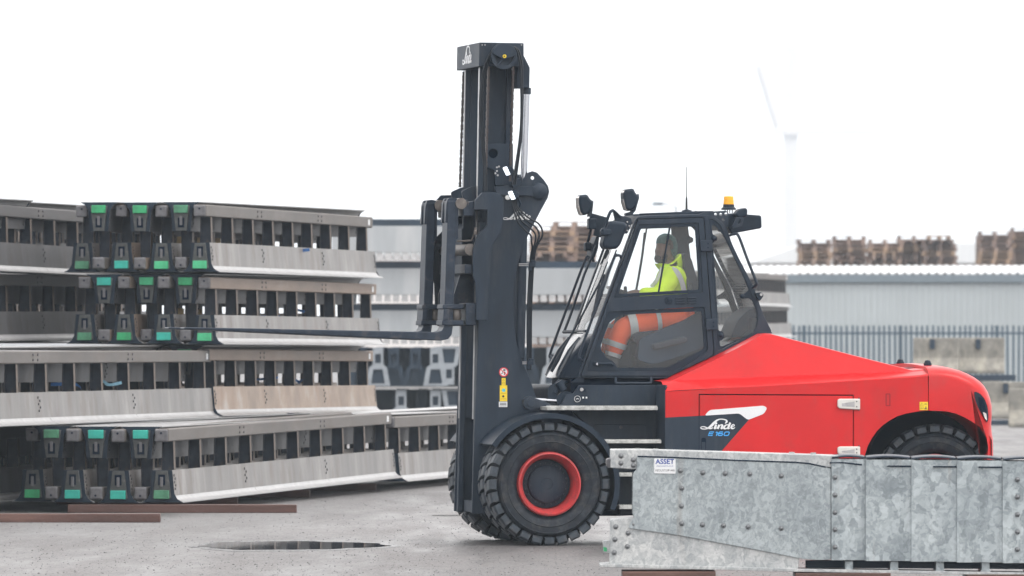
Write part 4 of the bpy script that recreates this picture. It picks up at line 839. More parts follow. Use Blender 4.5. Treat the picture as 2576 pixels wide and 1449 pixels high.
# hose bundle down the mast
for i, (dx, dy) in enumerate(((0, 0), (7, -3), (14, -6), (21, -9))):
    mid = [(1334, 598), (1345, 594), (1354, 590), (1363, 586)][i]
    rail([(1289+i*2.5, 503, .60), (1291+i*4, 522, .58), (1303+i*8, 558-i*4, .55), (mid[0]-12+i*1, mid[1]-18-i*2, .54), (mid[0]+1, mid[1]-6, .54), (mid[0]+3-i*1.0, mid[1]+10, .54), (1339+i*4-i*i*.2, 622, .56), (1335+i*3, 648, .58), (1331+i*3, 700, .6), (1327+i*3.2, 790, .6), (1327+i*3, 880, .6), (1328+i*2.2, 930, .62)], .0085, 'hydraulic_hose', 'rubber')
for py, x0, x1 in ((666, 1305, 1340), (913, 1314, 1335)):
    b_ = MB(); b_.tube(tp([(x0, py-2, .58), (x1, py-2, .56)]), .005, 6); b_.tube(tp([(x0, py+2, .58), (x1, py+2, .56)]), .005, 6); cl = part(b_, 'hose_bracket', 'steel')
    b_ = MB(); b_.cbox(P(x1-2, py, .57), (.06, .06, .035)); b_.cbox(P(x1+1, py-7, .57), (.045, .04, .03)); b_.cbox(P(x1-6, py+10, .57), (.03, .04, .04)); b_.build('hose_clamp', 'plastic', cl, bevel=.004)
# stickers and wordmark on the mast plate
Y0 = .661
c = P(1267, 936, Y0); sgn = part(MB().disc(c, .0418, .003, n=28), 'prohibition_sign', 'white')
MB().lathe([(.033, 0), (.042, 0), (.042, -.002), (.033, -.002)], c, (0, 1, 0), 32, True).build('sign_ring', 'signred', sgn)
b_ = MB(); q = lambda a, z_: Vector((c.x+a, Y0-.001, c.z+z_))
b_.ribbon([(c.x-.004, c.z+.018), (c.x+.016, c.z+.018)], [.014, .014], Y0-.001); b_.ribbon([(c.x+.007, c.z-.024), (c.x+.009, c.z-.004), (c.x+.009, c.z+.004)], [.012, .008, .008], Y0-.001); b_.ribbon([(c.x-.002, c.z-.006), (c.x+.009, c.z), (c.x+.018, c.z-.007)], [.004]*3, Y0-.001)
b_.ribbon([(c.x-.024, c.z-.016), (c.x-.012, c.z-.012), (c.x-.012, c.z+.006)], [.007, .007, .003], Y0-.001); b_.build('sign_figure', 'black', sgn, fix=False)
b_ = MB(); b_.ribbon([(c.x-.027, c.z+.024), (c.x+.027, c.z-.024)], [.007, .007], Y0-.0016); b_.build('sign_slash', 'signred', sgn, fix=False)
s1 = sticker([(1262, 951), (1272, 951), (1272, 969), (1262, 969)], Y0, 'yellow', 'warning_label'); lm = MB(); lines(lm, [tr(1267, 956, 3), [(1264, 966), (1264, 962), (1267, 963), (1270, 962), (1270, 966), (1264, 966)]], Y0-.001, .0025); lm.build('label_print', 'black', s1, fix=False)
s2 = sticker([(1257.3, 969.3), (1276, 969.3), (1276, 1009.5), (1257.3, 1009.5)], Y0, 'yellow', 'warning_label')
MB().disc(P(1267, 981.5, Y0-.0006), .0165, .001, n=16).build('cyan_dot', 'cyan', s2); b_ = MB().disc(P(1266, 997, Y0-.0006), .0105, .001, n=14); lines(b_, [[(1260, 982), (1262, 982)], [(1259, 989), (1274, 989)], [(1259, 1003.5), (1274, 1003.5)]], Y0-.0008, .0022); b_.build('label_print', 'black', s2)
s3 = sticker([(1255, 1010.3), (1276.3, 1010.3), (1276.3, 1024), (1255, 1024)], Y0, 'white', 'barcode_label'); b_ = MB(); lines(b_, [[(1258+k*1.15, 1014), (1258+k*1.15, 1019.5)] for k in range(14)], Y0-.001, .0022); lines(b_, [[(1257, 1021.5), (1274, 1021.5)], [(1257, 1012), (1274, 1012)]], Y0-.0012, .0016); b_.build('barcode_print', 'black', s3, fix=False)
part(script_logo(.098, 1265-265*.098, 532-652*.098, .6635), 'mast_lettering', 'white', fix=False)

# ---- carriage
car = [(1195, 504), (1213, 484.5), (1246, 484), (1258, 488), (1265, 497), (1267, 510), (1266, 562), (1258, 589), (1240, 616), (1236, 637), (1234, 668), (1233, 700), (1230, 732), (1226, 806), (1198, 806), (1198, 762), (1196, 711), (1190, 695), (1190, 629), (1201, 592), (1221, 573), (1226, 565), (1226, 528), (1193, 527)]
YA = .40
for y0, y1, sx in ((YA, YA+.05, 0), (MIR(YA), MIR(YA)-.05, -.13)): part(MB().plate([[(x+sx, z) for x, z in xz(car, YA)]], y0, y1), 'carriage_plate', 'dark', bevel=.006)
part(MB().plate([xz([(1186, 575), (1200, 560), (1212, 600), (1212, 745), (1200, 765), (1180, 765), (1180, 700), (1186, 690)], YA)], .95, 1.85), 'carriage_back', 'dark', bevel=.005)
def cross(pts, name, m='dark2', y0=YA+.05, y1=MIR(YA)-.05, bev=.006): return part(MB().prism(xz(pts, YA+.05), y0, y1), name, m, bevel=bev)
cross([(1165, 512), (1196, 505), (1226, 508), (1226, 528), (1193, 529), (1190, 543), (1166, 543)], 'upper_fork_bar')
cross([(1162, 505), (1178, 502), (1178, 512), (1162, 512)], 'upper_bar_lip')
cross([(1172, 762), (1198, 762), (1198, 818), (1172, 818)], 'lower_fork_bar')
cross([(1170, 665), (1186, 665), (1186, 688), (1170, 688)], 'middle_bar')
part(MB().tube([P(1184, 628, YA+.05), P(1184, 628, YA+.05)+Vector((0, 1.46, 0))], .052, 20), 'positioner_cylinder', 'wornsteel', smooth=True)
part(MB().tube([P(1172, 512, YA+.05), P(1172, 512, YA+.05)+Vector((0, 1.46, 0))], .028, 16), 'fork_shaft', 'wornsteel', smooth=True)
b_ = MB(); b_.tube(tp([(1150, 607, .5), (1186, 605, .5), (1190, 596, .5), (1196, 582, .46)]), .008, 6); b_.lathe([(.018, 0), (.018, .03), (.012, .04), (.012, .06), (.001, .065)], P(1196, 590, .46), (0, 0, 1), 10); part(b_, 'hydraulic_fitting', 'wornsteel')
for y0 in (.66, MIR(.66)-.16):      # gusset struts of the carriage
    part(MB().plate([xz([(1160, 820), (1163, 740), (1178, 690), (1212, 690), (1212, 820)], YA)], y0+.2, y0+.24), 'carriage_gusset', 'dark2', bevel=.004)
for y0 in (.9, 1.5):
    part(MB().plate([rnd(xz([(1170, 480), (1196, 468), (1212, 466), (1222, 476), (1222, 520), (1180, 520)], YA+.3), .02, 3)], y0, y0+.04), 'chain_anchor', 'dark', bevel=.004)
for y0 in (.95, 1.36):
    part(MB().box((P(1190, 800, YA).x, y0, P(1190, 815, YA).z), (P(1215, 800, YA).x, y0+.05, P(1190, 505, YA).z)), 'carriage_upright', 'dark', bevel=.004)
# forks
def fork(y0, tip):
    e = empty('fork', (0, 0, 0)); e.parent = truck; y1 = y0+.29
    YF = .45
    q = xz([(1126, 559), (1126, 505), (1148, 505), (1149, 559), (1140, 822), (1137, 842), (1128, 853), (1110, 857), (tip, 827.5), (tip+1, 823), (tip+60, 824), (1100, 835.5), (1112, 832), (1117, 822)], YF)
    MB().prism(q, y0, y1).build('fork_blade', 'dark2', e, bevel=.008)
    b = MB(); qq = rnd(xz([(1121, 560), (1124, 512), (1128, 499), (1140, 497), (1152, 500), (1154, 516), (1153, 600), (1143, 606), (1141, 560)], YF), .012, 3)
    b.prism(qq, y0+.01, y0+.08); b.prism(qq, y1-.08, y1-.01); b.build('fork_hanger', 'dark2', e, bevel=.006)
    MB().tube([P(1160, 512, YF)+Vector((0, y0-YF-.02, 0)), P(1160, 512, YF)+Vector((0, y1-YF+.02, 0))], .05, 18).build('fork_roller', 'wornsteel', e, smooth=True)
    b = MB(); b.prism(xz([(1114, 766), (1166, 765), (1166, 777), (1113, 777)], YF), y0-.02, y1+.02); b.prism(xz([(1112, 806), (1166, 806), (1166, 818), (1111, 818)], YF), y0-.02, y1+.02); b.prism(xz([(1116, 777), (1130, 777), (1128, 806), (1114, 806)], YF), y0-.02, y1+.02); b.build('roller_bracket', 'dark2', e, bevel=.006)
    MB().lathe([(.001, -.055), (.038, -.055), (.048, -.03), (.048, .03), (.038, .055), (.001, .055)], P(1150, 791, YF)+Vector((0, y0-YF+.06, 0)), (0, 0, 1), 20).build('guide_roller', 'wornsteel', e, smooth=True)
    return e
fork(.46, 463); fork(1.66, 466)

# ------------------------------------------------------------------ driver
man = tag(empty('person', P(1720, 800, 1.18)[:] if False else truck.matrix_world.to_translation()), 'driver in hi-vis yellow hoodie and orange trousers seated in the cab', 'person')
man.location = (OX, OY, 0); man.rotation_euler = (0, 0, PSI)
def skin(name, verts, edges, m, sub=2, parent=man, root=0):
    me = bpy.data.meshes.new(name); me.from_pydata([v[0] for v in verts], edges, []); o = bpy.data.objects.new(name, me); COL.objects.link(o); o.parent = parent
    sk = o.modifiers.new('skin', 'SKIN'); sk.use_smooth_shade = True
    for i, v in enumerate(verts):
        d = me.skin_vertices[0].data[i]; r = v[1]; d.radius = r if isinstance(r, tuple) else (r, r); d.use_root = i == root
    q = o.modifiers.new('sub', 'SUBSURF'); q.levels = q.render_levels = sub
    me.materials.append(M[m]); return o
DY = 1.16
pel, bel, chest, neck = P(1722, 795, DY), P(1712, 760, DY), P(1692, 706, DY), P(1683, 668, DY)
shn, shf = P(1694, 690, DY-.19), P(1690, 690, DY+.19)
eln, elf = P(1660, 744, DY-.26), P(1658, 744, DY+.24)
hn, hf = P(1586, 738, DY-.14), P(1590, 736, DY+.12)
hipn, hipf = P(1716, 800, DY-.10), P(1714, 800, DY+.10)
kn, kf = P(1566, 822, DY-.13), P(1550, 820, DY+.13)
ann, anf = P(1538, 906, DY-.12), P(1524, 900, DY+.13)
ton, tof = P(1500, 922, DY-.12), P(1488, 918, DY+.13)
# body: one continuous figure (limbs, neck, head)
V_ = [(pel, .12), (bel, .11), (chest, .12), (neck, .055), (P(1675, 640, DY), .075), (shn, .06), (eln, .045), (hn, .03), (shf, .06), (elf, .045), (hf, .03), (hipn, .08), (kn, .06), (ann, .045), (ton, .035), (hipf, .08), (kf, .06), (anf, .045), (tof, .035), (P(1671, 612, DY), .07)]
skin('body', V_, [(0, 1), (1, 2), (2, 3), (3, 4), (2, 5), (5, 6), (6, 7), (2, 8), (8, 9), (9, 10), (0, 11), (11, 12), (12, 13), (13, 14), (0, 15), (15, 16), (16, 17), (17, 18), (4, 19)], 'skin', 1)
# head with brow, nose, lips and chin in profile
hd = MB(); hp = [(1657, 596), (1653, 606), (1651, 616), (1651.5, 622), (1646.5, 632), (1649, 635), (1648, 641), (1649.5, 644), (1648, 650), (1651, 658), (1660, 662), (1672, 656), (1680, 664), (1694, 660), (1698, 640), (1700, 618), (1694, 600), (1682, 591), (1668, 590)]
N_ = 19; base = xz(hp, DY); ccx = sum(p[0] for p in base)/N_; ccz = sum(p[1] for p in base)/N_
rws = []
for k, wy in ((.05, -.082), (.45, -.078), (.72, -.066), (.9, -.045), (.985, -.02), (1, 0), (.985, .02), (.9, .045), (.72, .066), (.45, .078), (.05, .082)):
    rws.append([(ccx+(x-ccx)*k, DY+wy, ccz+(z-ccz)*k) for x, z in base+[base[0]]])
hd.grid(rws); hd.build('head', 'skin', man, smooth=True, sub=1)
MB().sphere((ccx+.01, DY-.082, ccz-.01), .03, 10, 8, (.6, .3, 1)).build('ear', 'skin', man, smooth=True)
be = MB(); bp_ = [(1650, 642), (1647.5, 650), (1650.5, 660), (1660, 664), (1674, 658), (1681, 640), (1676, 626), (1672, 640), (1660, 646)]; bb = xz(bp_, DY); bx = sum(p[0] for p in bb)/9; bz = sum(p[1] for p in bb)/9
rws = [[(bx+(x-bx)*k, DY+wy, bz+(z-bz)*k) for x, z in bb+[bb[0]]] for k, wy in ((.3, -.084), (.8, -.076), (.96, -.055), (1.02, 0), (.96, .055), (.8, .076), (.3, .084))]
be.grid(rws); be.build('beard', 'beard', man, smooth=True)
hc = MB(); hp2 = [(1652, 612), (1654, 600), (1660, 592), (1670, 587.5), (1684, 588.5), (1697, 598), (1703, 618), (1702, 640), (1694, 652), (1686, 640), (1682, 616)]; bb = xz(hp2, DY); bx = sum(p[0] for p in bb)/11; bz = sum(p[1] for p in bb)/11
rws = [[(bx+(x-bx)*k, DY+wy, bz+(z-bz)*k) for x, z in bb+[bb[0]]] for k, wy in ((.4, -.089), (.82, -.083), (.96, -.06), (1.02, 0), (.96, .06), (.82, .083), (.4, .089))]
hc.grid(rws); hc.build('knitted_hat', 'teal', man, smooth=True)
# hoodie
up = lambda p, dz=0, dx=0: Vector((p.x+dx, p.y, p.z+dz))
wn, wf_ = P(1606, 738, DY-.16), P(1610, 736, DY+.14)
V_ = [(P(1702, 772, DY), (.175, .20)), (P(1691, 735, DY), (.175, .20)), (P(1688, 705, DY), (.165, .20)), (P(1688, 678, DY), (.10, .13)), (shn, .10), (eln, .082), (wn, .058), (shf, .085), (elf, .068), (wf_, .05), (P(1690, 668, DY), (.07, .075))]
skin('hoodie', V_, [(0, 1), (1, 2), (2, 3), (2, 4), (4, 5), (5, 6), (2, 7), (7, 8), (8, 9), (3, 10)], 'hivis')
hood = MB(); hl = [(1648, 663), (1658, 670), (1676, 666), (1694, 656), (1706, 640), (1713, 636), (1719, 648), (1722, 668), (1716, 680), (1690, 688), (1664, 684), (1655, 676)]; bb = xz(hl, DY); bx = sum(p[0] for p in bb)/12; bz = sum(p[1] for p in bb)/12
rws = [[(bx+(x-bx)*k, DY+wy, bz+(z-bz)*k) for x, z in bb+[bb[0]]] for k, wy in ((.3, -.125), (.8, -.115), (.97, -.075), (1, 0), (.97, .075), (.8, .115), (.3, .125))]
hood.grid(rws); hood.build('hood', 'hivis', man, smooth=True, sub=1)
def band(a, b, t0, t1, r0, r1, name='reflective_band', sq=1):
    d = b-a; n = 14; mb = MB(); u = d.normalized(); s_ = u.orthogonal().normalized(); q = u.cross(s_); rows = []
    for t, r in ((t0, r0), (t1, r1)):
        rows.append([a+d*t+(s_*math.cos(k*2*math.pi/n)+q*math.sin(k*2*math.pi/n))*r for k in range(n+1)])
    mb.grid(rows); mb.build(name, 'reflect', man, smooth=True)
# trousers
V_ = [(P(1722, 792, DY), (.125, .16)), (hipn, .11), (P(1640, 812, DY-.12), .105), (kn, .112), (P(1552, 862, DY-.12), .098), (P(1539, 904, DY-.12), .066), (hipf, .11), (P(1632, 808, DY+.12), .098), (kf, .094), (P(1537, 860, DY+.13), .085), (anf, .066)]
skin('trousers', V_, [(0, 1), (1, 2), (2, 3), (3, 4), (4, 5), (0, 6), (6, 7), (7, 8), (8, 9), (9, 10)], 'hiorange')
b1, b2 = P(1640, 810, DY-.12), P(1552, 862, DY-.12)
band(b1, kn, .55, .82, .112, .116); band(b1, hipn, .10, .24, .109, .110); band(kn, b2, .95, 1.28, .101, .092); band(b2, P(1539, 904, DY-.12), .62, .84, .077, .071)
b2f = P(1537, 860, DY+.13); band(kf, b2f, .0, .25, .099, .095); band(kf, b2f, .95, 1.25, .088, .082)
# bands on the jacket: over the shoulder, chest and sleeve
def strip(pts, wd, y, y2=None):
    q = catmull(tp([(a, b, y if c is None else c) for a, b, c in pts]), 5); mb = MB(); vs = []
    for i, p in enumerate(q):
        a = q[max(i-1, 0)]; b = q[min(i+1, len(q)-1)]; d = (b-a).normalized(); nrm = Vector((-d.z, 0, d.x))*wd/2; vs += [p+nrm, p-nrm]
    mb.add(vs, [(2*i, 2*i+1, 2*i+3, 2*i+2) for i in range(len(q)-1)]); mb.build('reflective_band', 'reflect', man, smooth=True)
strip([(1682, 672, DY-.16), (1697, 677, DY-.25), (1712, 700, DY-.27), (1722, 735, DY-.24)], .045, 0)
strip([(1664, 672, DY-.10), (1655, 700, DY-.20), (1638, 722, DY-.2)], .035, 0)
band(eln, wn, .12, .38, .071, .064)
# gloved-free hands: palm and five fingers curled round the wheel
def hand(p, wr, sgn):
    v = [(wr, .03), (p, (.024, .04))]; e = [(0, 1)]; fw = (p-wr).normalized()
    for k in range(4):
        o_ = Vector((0, 1, 0))*(k-1.5)*.021; L = (.034, .039, .036, .028)[k]
        a = p+fw*.035+o_; b = a+fw*L*.8+Vector((0, 0, -.015)); c2 = b+fw*.008+Vector((0, 0, -L*.8)); d2 = c2-fw*.022+Vector((0, 0, -.008)); i = len(v)
        v += [(a, .0095), (b, .009), (c2, .0085), (d2, .007)]; e += [(1, i), (i, i+1), (i+1, i+2), (i+2, i+3)]
    a = p+Vector((0, sgn*.035, -.005)); i = len(v); v += [(a, .012), (a+fw*.03+Vector((0, sgn*.012, -.02)), .010), (a+fw*.05+Vector((0, -sgn*.002, -.035)), .008)]; e += [(1, i), (i, i+1), (i+1, i+2)]
    skin('hand', v, e, 'skin', 1)
hand(hn, wn, 1); hand(hf, wf_, -1)
for a, t in ((ann, ton), (anf, tof)): MB().prism(rnd([(a.x+.06, a.z-.07), (a.x+.06, a.z+.04), (a.x-.05, a.z+.05), (t.x+.02, t.z+.02), (t.x-.08, t.z-.02), (t.x-.09, t.z-.06)], .03, 3), a.y-.05, a.y+.05).build('boot', 'black', man, bevel=.02, seg=3)

# ------------------------------------------------------------------ crash cushion in the foreground
YG = 65.0; DG = .46
def G(px, py, d=0): return W(px, py, YG)+Vector((0, d, 0))
def gx(pts): return [(W(p[0], p[1], YG).x, W(p[0], p[1], YG).z) for p in pts]
gc = W(2100, 1300, YG)
cush = tag(empty('crash_cushion', (0, 0, 0)), 'long galvanised steel crash cushion with riveted panels lying in the foreground', 'crash barrier')
def gp(mb, n, m, parent=cush, **k): return mb.build(n, m, parent, **k)
T = YG
noseq = rnd(gx([(1602, 1146), (1690, 1149), (1850, 1155), (2010, 1162), (2040, 1166), (2077, 1176), (2090, 1178), (2090, 1408), (2060, 1409), (2018, 1406), (1940, 1390), (1698, 1345), (1582, 1329), (1584, 1318), (1596, 1300), (1592, 1296), (1592, 1190), (1602, 1180)]), .012, 2)
gp(MB().prism(noseq, T-.012, T+.002), 'nose_panel', 'galvfine', bevel=.003)
gp(MB().prism(noseq, T+DG+.004, T+DG+.016), 'nose_panel', 'galvfine')
gp(MB().prism(gx([(1536, 1131), (1612, 1130.5), (1800, 1136), (2056, 1144), (2110, 1146), (2110, 1178), (2040, 1172), (1850, 1162), (1603, 1154), (1603, 1181), (1536, 1177)]), T+.004, T+DG), 'top_rail', 'galvpale', bevel=.006)
gp(MB().prism(rnd(gx([(1525, 1155), (1538, 1153), (1538, 1177), (1530, 1178), (1525, 1172)]), .01, 2), T+.06, T+DG-.06), 'end_stop', 'endgrey', bevel=.01)
gp(MB().prism(rnd(gx([(1536, 1307), (1600, 1302), (1700, 1330), (2012, 1395), (2008, 1432), (1534, 1420)]), .012, 2), T+.006, T+DG), 'nose_skirt', 'galvpale', bevel=.005)
gp(MB().prism(gx([(1509, 1420), (1530, 1418), (1992, 1430), (2576, 1440), (2900, 1446), (2900, 1452), (1992, 1438), (1509, 1426)]), T-.05, T+DG+.05), 'base_flange', 'galvpale', bevel=.003)
gp(MB().prism(rnd(gx([(1517, 1362), (1535, 1360), (1535, 1392), (1519, 1390)]), .006, 2), T+.05, T+.3), 'end_bracket', 'galvpale')
gp(MB().prism(gx([(1517.5, 1376), (1527, 1378), (1527, 1388), (1519, 1387)]), T+.045, T+.052), 'green_sticker', 'green')
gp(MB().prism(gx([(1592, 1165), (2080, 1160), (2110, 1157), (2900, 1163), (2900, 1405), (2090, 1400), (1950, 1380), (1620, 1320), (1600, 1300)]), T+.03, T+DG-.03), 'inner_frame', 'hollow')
gp(MB().prism(gx([(2030, 1412), (2190, 1412), (2500, 1418), (2900, 1424), (2900, 1436), (2030, 1430)]), T+.2, T+DG-.1), 'base_beam', 'bgdark')
for px in (2136, 2250, 2365, 2480, 2595): gp(MB().prism(gx([(px-10, 1412), (px+10, 1412), (px+10, 1432), (px+14, 1440), (px-14, 1440), (px-10, 1432)]), T+.02, T+DG-.02), 'support_foot', 'galv', bevel=.003)
# lapped side panels
edges_ = [2091]+[2177+114.7*k for k in range(6)]
for k in range(len(edges_)-1):
    x0, x1 = edges_[k], edges_[k+1]; ty = 1171+1.2*k; byy = 1409+1.8*k
    mid = x0+(61 if k else 43); o1 = .012 if k else .004
    for side_ in (0, 1):
        S_ = (lambda d: T-d) if side_ == 0 else (lambda d: T+DG+d)
        cx0, cmid, cx1 = gx([(x0, 0)])[0][0], gx([(mid, 0)])[0][0], gx([(x1+4, 0)])[0][0]; zt, zb = gx([(0, ty-16)])[0][1], gx([(0, byy)])[0][1]
        zt2 = gx([(0, ty)])[0][1]
        pr = [(cx0, .014), (cx0+.003, .044), (cmid, .010), (cx1+.012, .026)] if k else [(cx0, .004), (cx0+.004, .022), (cx1, .014)]
        mb = MB(); tops = [zt]*4 if k else [zt]*3
        rows = [[(x, S_(d), z) for (x, d), z in zip(pr, tops)], [(x, S_(d), zb) for x, d in pr]]
        mb.grid(rows); rows2 = [[(x, S_(d-.006), z) for x, y, z in r for d in ()] for r in rows]
        o = gp(mb, 'lapped_panel', 'galv'); so = o.modifiers.new('solid', 'SOLIDIFY'); so.thickness = .005; so.offset = 0
    # curved cap over each bay and the dark lip below it
    cxa, cxb = gx([(x0+2, 0)])[0][0], gx([(x1-2, 0)])[0][0]; zc = gx([(0, ty-21)])[0][1]
    mb = MB(); rows = []
    for j in range(9):
        u = j/8; rows.append([(cxa+(cxb-cxa)*i/12, T-.02+(DG+.04)*u, zc+.012*math.sin(math.pi*i/12)*1+.012*math.sin(math.pi*u)) for i in range(13)])
    o = gp(mb.grid(rows), 'top_cap', 'dark2', smooth=True); so = o.modifiers.new('solid', 'SOLIDIFY'); so.thickness = .012
    if k: gp(MB().prism(gx([(mid-6, ty-1.2), (x1-2, ty-1.2), (x1+1, ty+2.6), (mid-6, ty+1.6)]), T-.034, T-.018), 'cap_lip', 'hollow')
# dark slot line over the nose panel
gp(MB().tube([G(px, py, -.012) for px, py in ((1604, 1148), (1700, 1151), (1850, 1158), (2000, 1163), (2035, 1166), (2077, 1175))], .006, 6), 'edge_shadow_gap', 'hollow')
gp(MB().tube([G(px, py, -.02) for px, py in ((2087, 1164), (2120, 1164), (2168, 1169))], .006, 6), 'edge_shadow_gap', 'hollow')
# rivets: domed heads with washers
rv = [(1711, 1184), (1768, 1189), (1824, 1191), (1886, 1192), (1965, 1197), (1715, 1228), (1714, 1273), (1715, 1317), (1767, 1320), (1820, 1322), (1882, 1325), (1965, 1329)]
rv += [(2100, y) for y in (1201, 1245, 1289, 1332, 1376)]+[(2559, y) for y in (1206, 1250, 1294, 1338, 1382)]
rv2 = [(1562, 1147), (1562, 1165), (1593, 1157), (1593, 1171), (1549, 1325), (1593, 1319), (1580, 1341), (1547, 1357), (1578, 1375), (1545, 1390)]
rmesh = None
for i, (px, py) in enumerate(rv+rv2):
    if rmesh is None:
        r_ = MB().lathe([(.020, 0), (.020, -.004), (.0165, -.0045), (.0155, -.012), (.010, -.018), (.0005, -.020)], (0, 0, 0), (0, 1, 0), 14).build('rivet', 'rivetgrey', cush, smooth=True); rmesh = r_.data
    else:
        r_ = bpy.data.objects.new('rivet', rmesh); COL.objects.link(r_); r_.parent = cush
    r_.location = G(px, py, -.013 if i < 12 else (-.022 if i < len(rv)-5 else (-.034 if i < len(rv) else .005)))
for px in (1604, 1642+8, 1993, 2047): gp(MB().disc(G(px, 1133+(px-1604)*.025, .1), .022, .016, (0, 0, 1), 10), 'top_bolt', 'galvpale')
# name plate
npl = gp(MB().prism(rnd(gx([(1645.5, 1153), (1699.5, 1154), (1699.5, 1191.5), (1645.5, 1190.5)]), .006, 2), T-.018, T-.011), 'name_plate', 'white')
def text(s_, x, z, wd, m, parent, y, name='plate_lettering', shear=0, bold=0):
    c_ = bpy.data.curves.new(name, 'FONT'); c_.body = s_; c_.align_x = 'CENTER'; c_.align_y = 'CENTER'; c_.shear = shear; c_.offset = bold; c_.resolution_u = 3
    o = bpy.data.objects.new(name, c_); COL.objects.link(o); o.parent = parent; c_.materials.append(M[m]); o.rotation_euler = (R(90), 0, 0); o.location = (x, y, z)
    bpy.context.view_layer.update(); k = wd/max(o.dimensions.x, 1e-6); me = bpy.data.meshes.new_from_object(o.evaluated_get(bpy.context.evaluated_depsgraph_get())); bpy.data.objects.remove(o)
    o = bpy.data.objects.new(name, me); COL.objects.link(o); o.parent = parent; o.rotation_euler = (R(90), 0, 0); o.location = (x, y, z); o.scale = (k, k, k); return o
pc_ = gx([(1672.5, 1161.5)])[0]; text('ASSET', pc_[0], pc_[1], .145, 'navy', npl, T-.019, bold=.025)
pc_ = gx([(1672.5, 1172)])[0]; text('www.assetvrs.co.uk', pc_[0], pc_[1], .13, 'navy', npl, T-.019)
pc_ = gx([(1672.5, 1183.5)])[0]; text('VECUSTOP 440', pc_[0], pc_[1], .15, 'black', npl, T-.019)
for i, (x0, x1) in enumerate(((1565, 1800), (2000, 2240), (2430, 2700))):
    zt = W(0, 1437+i*4, YG).z; o = MB().box((W(x0, 0, YG).x, T-.06, .0), (W(x1, 0, YG).x, T+DG+.06, max(.04, zt))).build('timber_bearer', 'timber', bevel=.006)
    tag(o, ('dark timber bearer under the nose end of the crash cushion', 'dark timber bearer under the middle of the crash cushion', 'dark timber bearer under the far right of the crash cushion')[i], 'timber', 'timbers under the crash cushion')

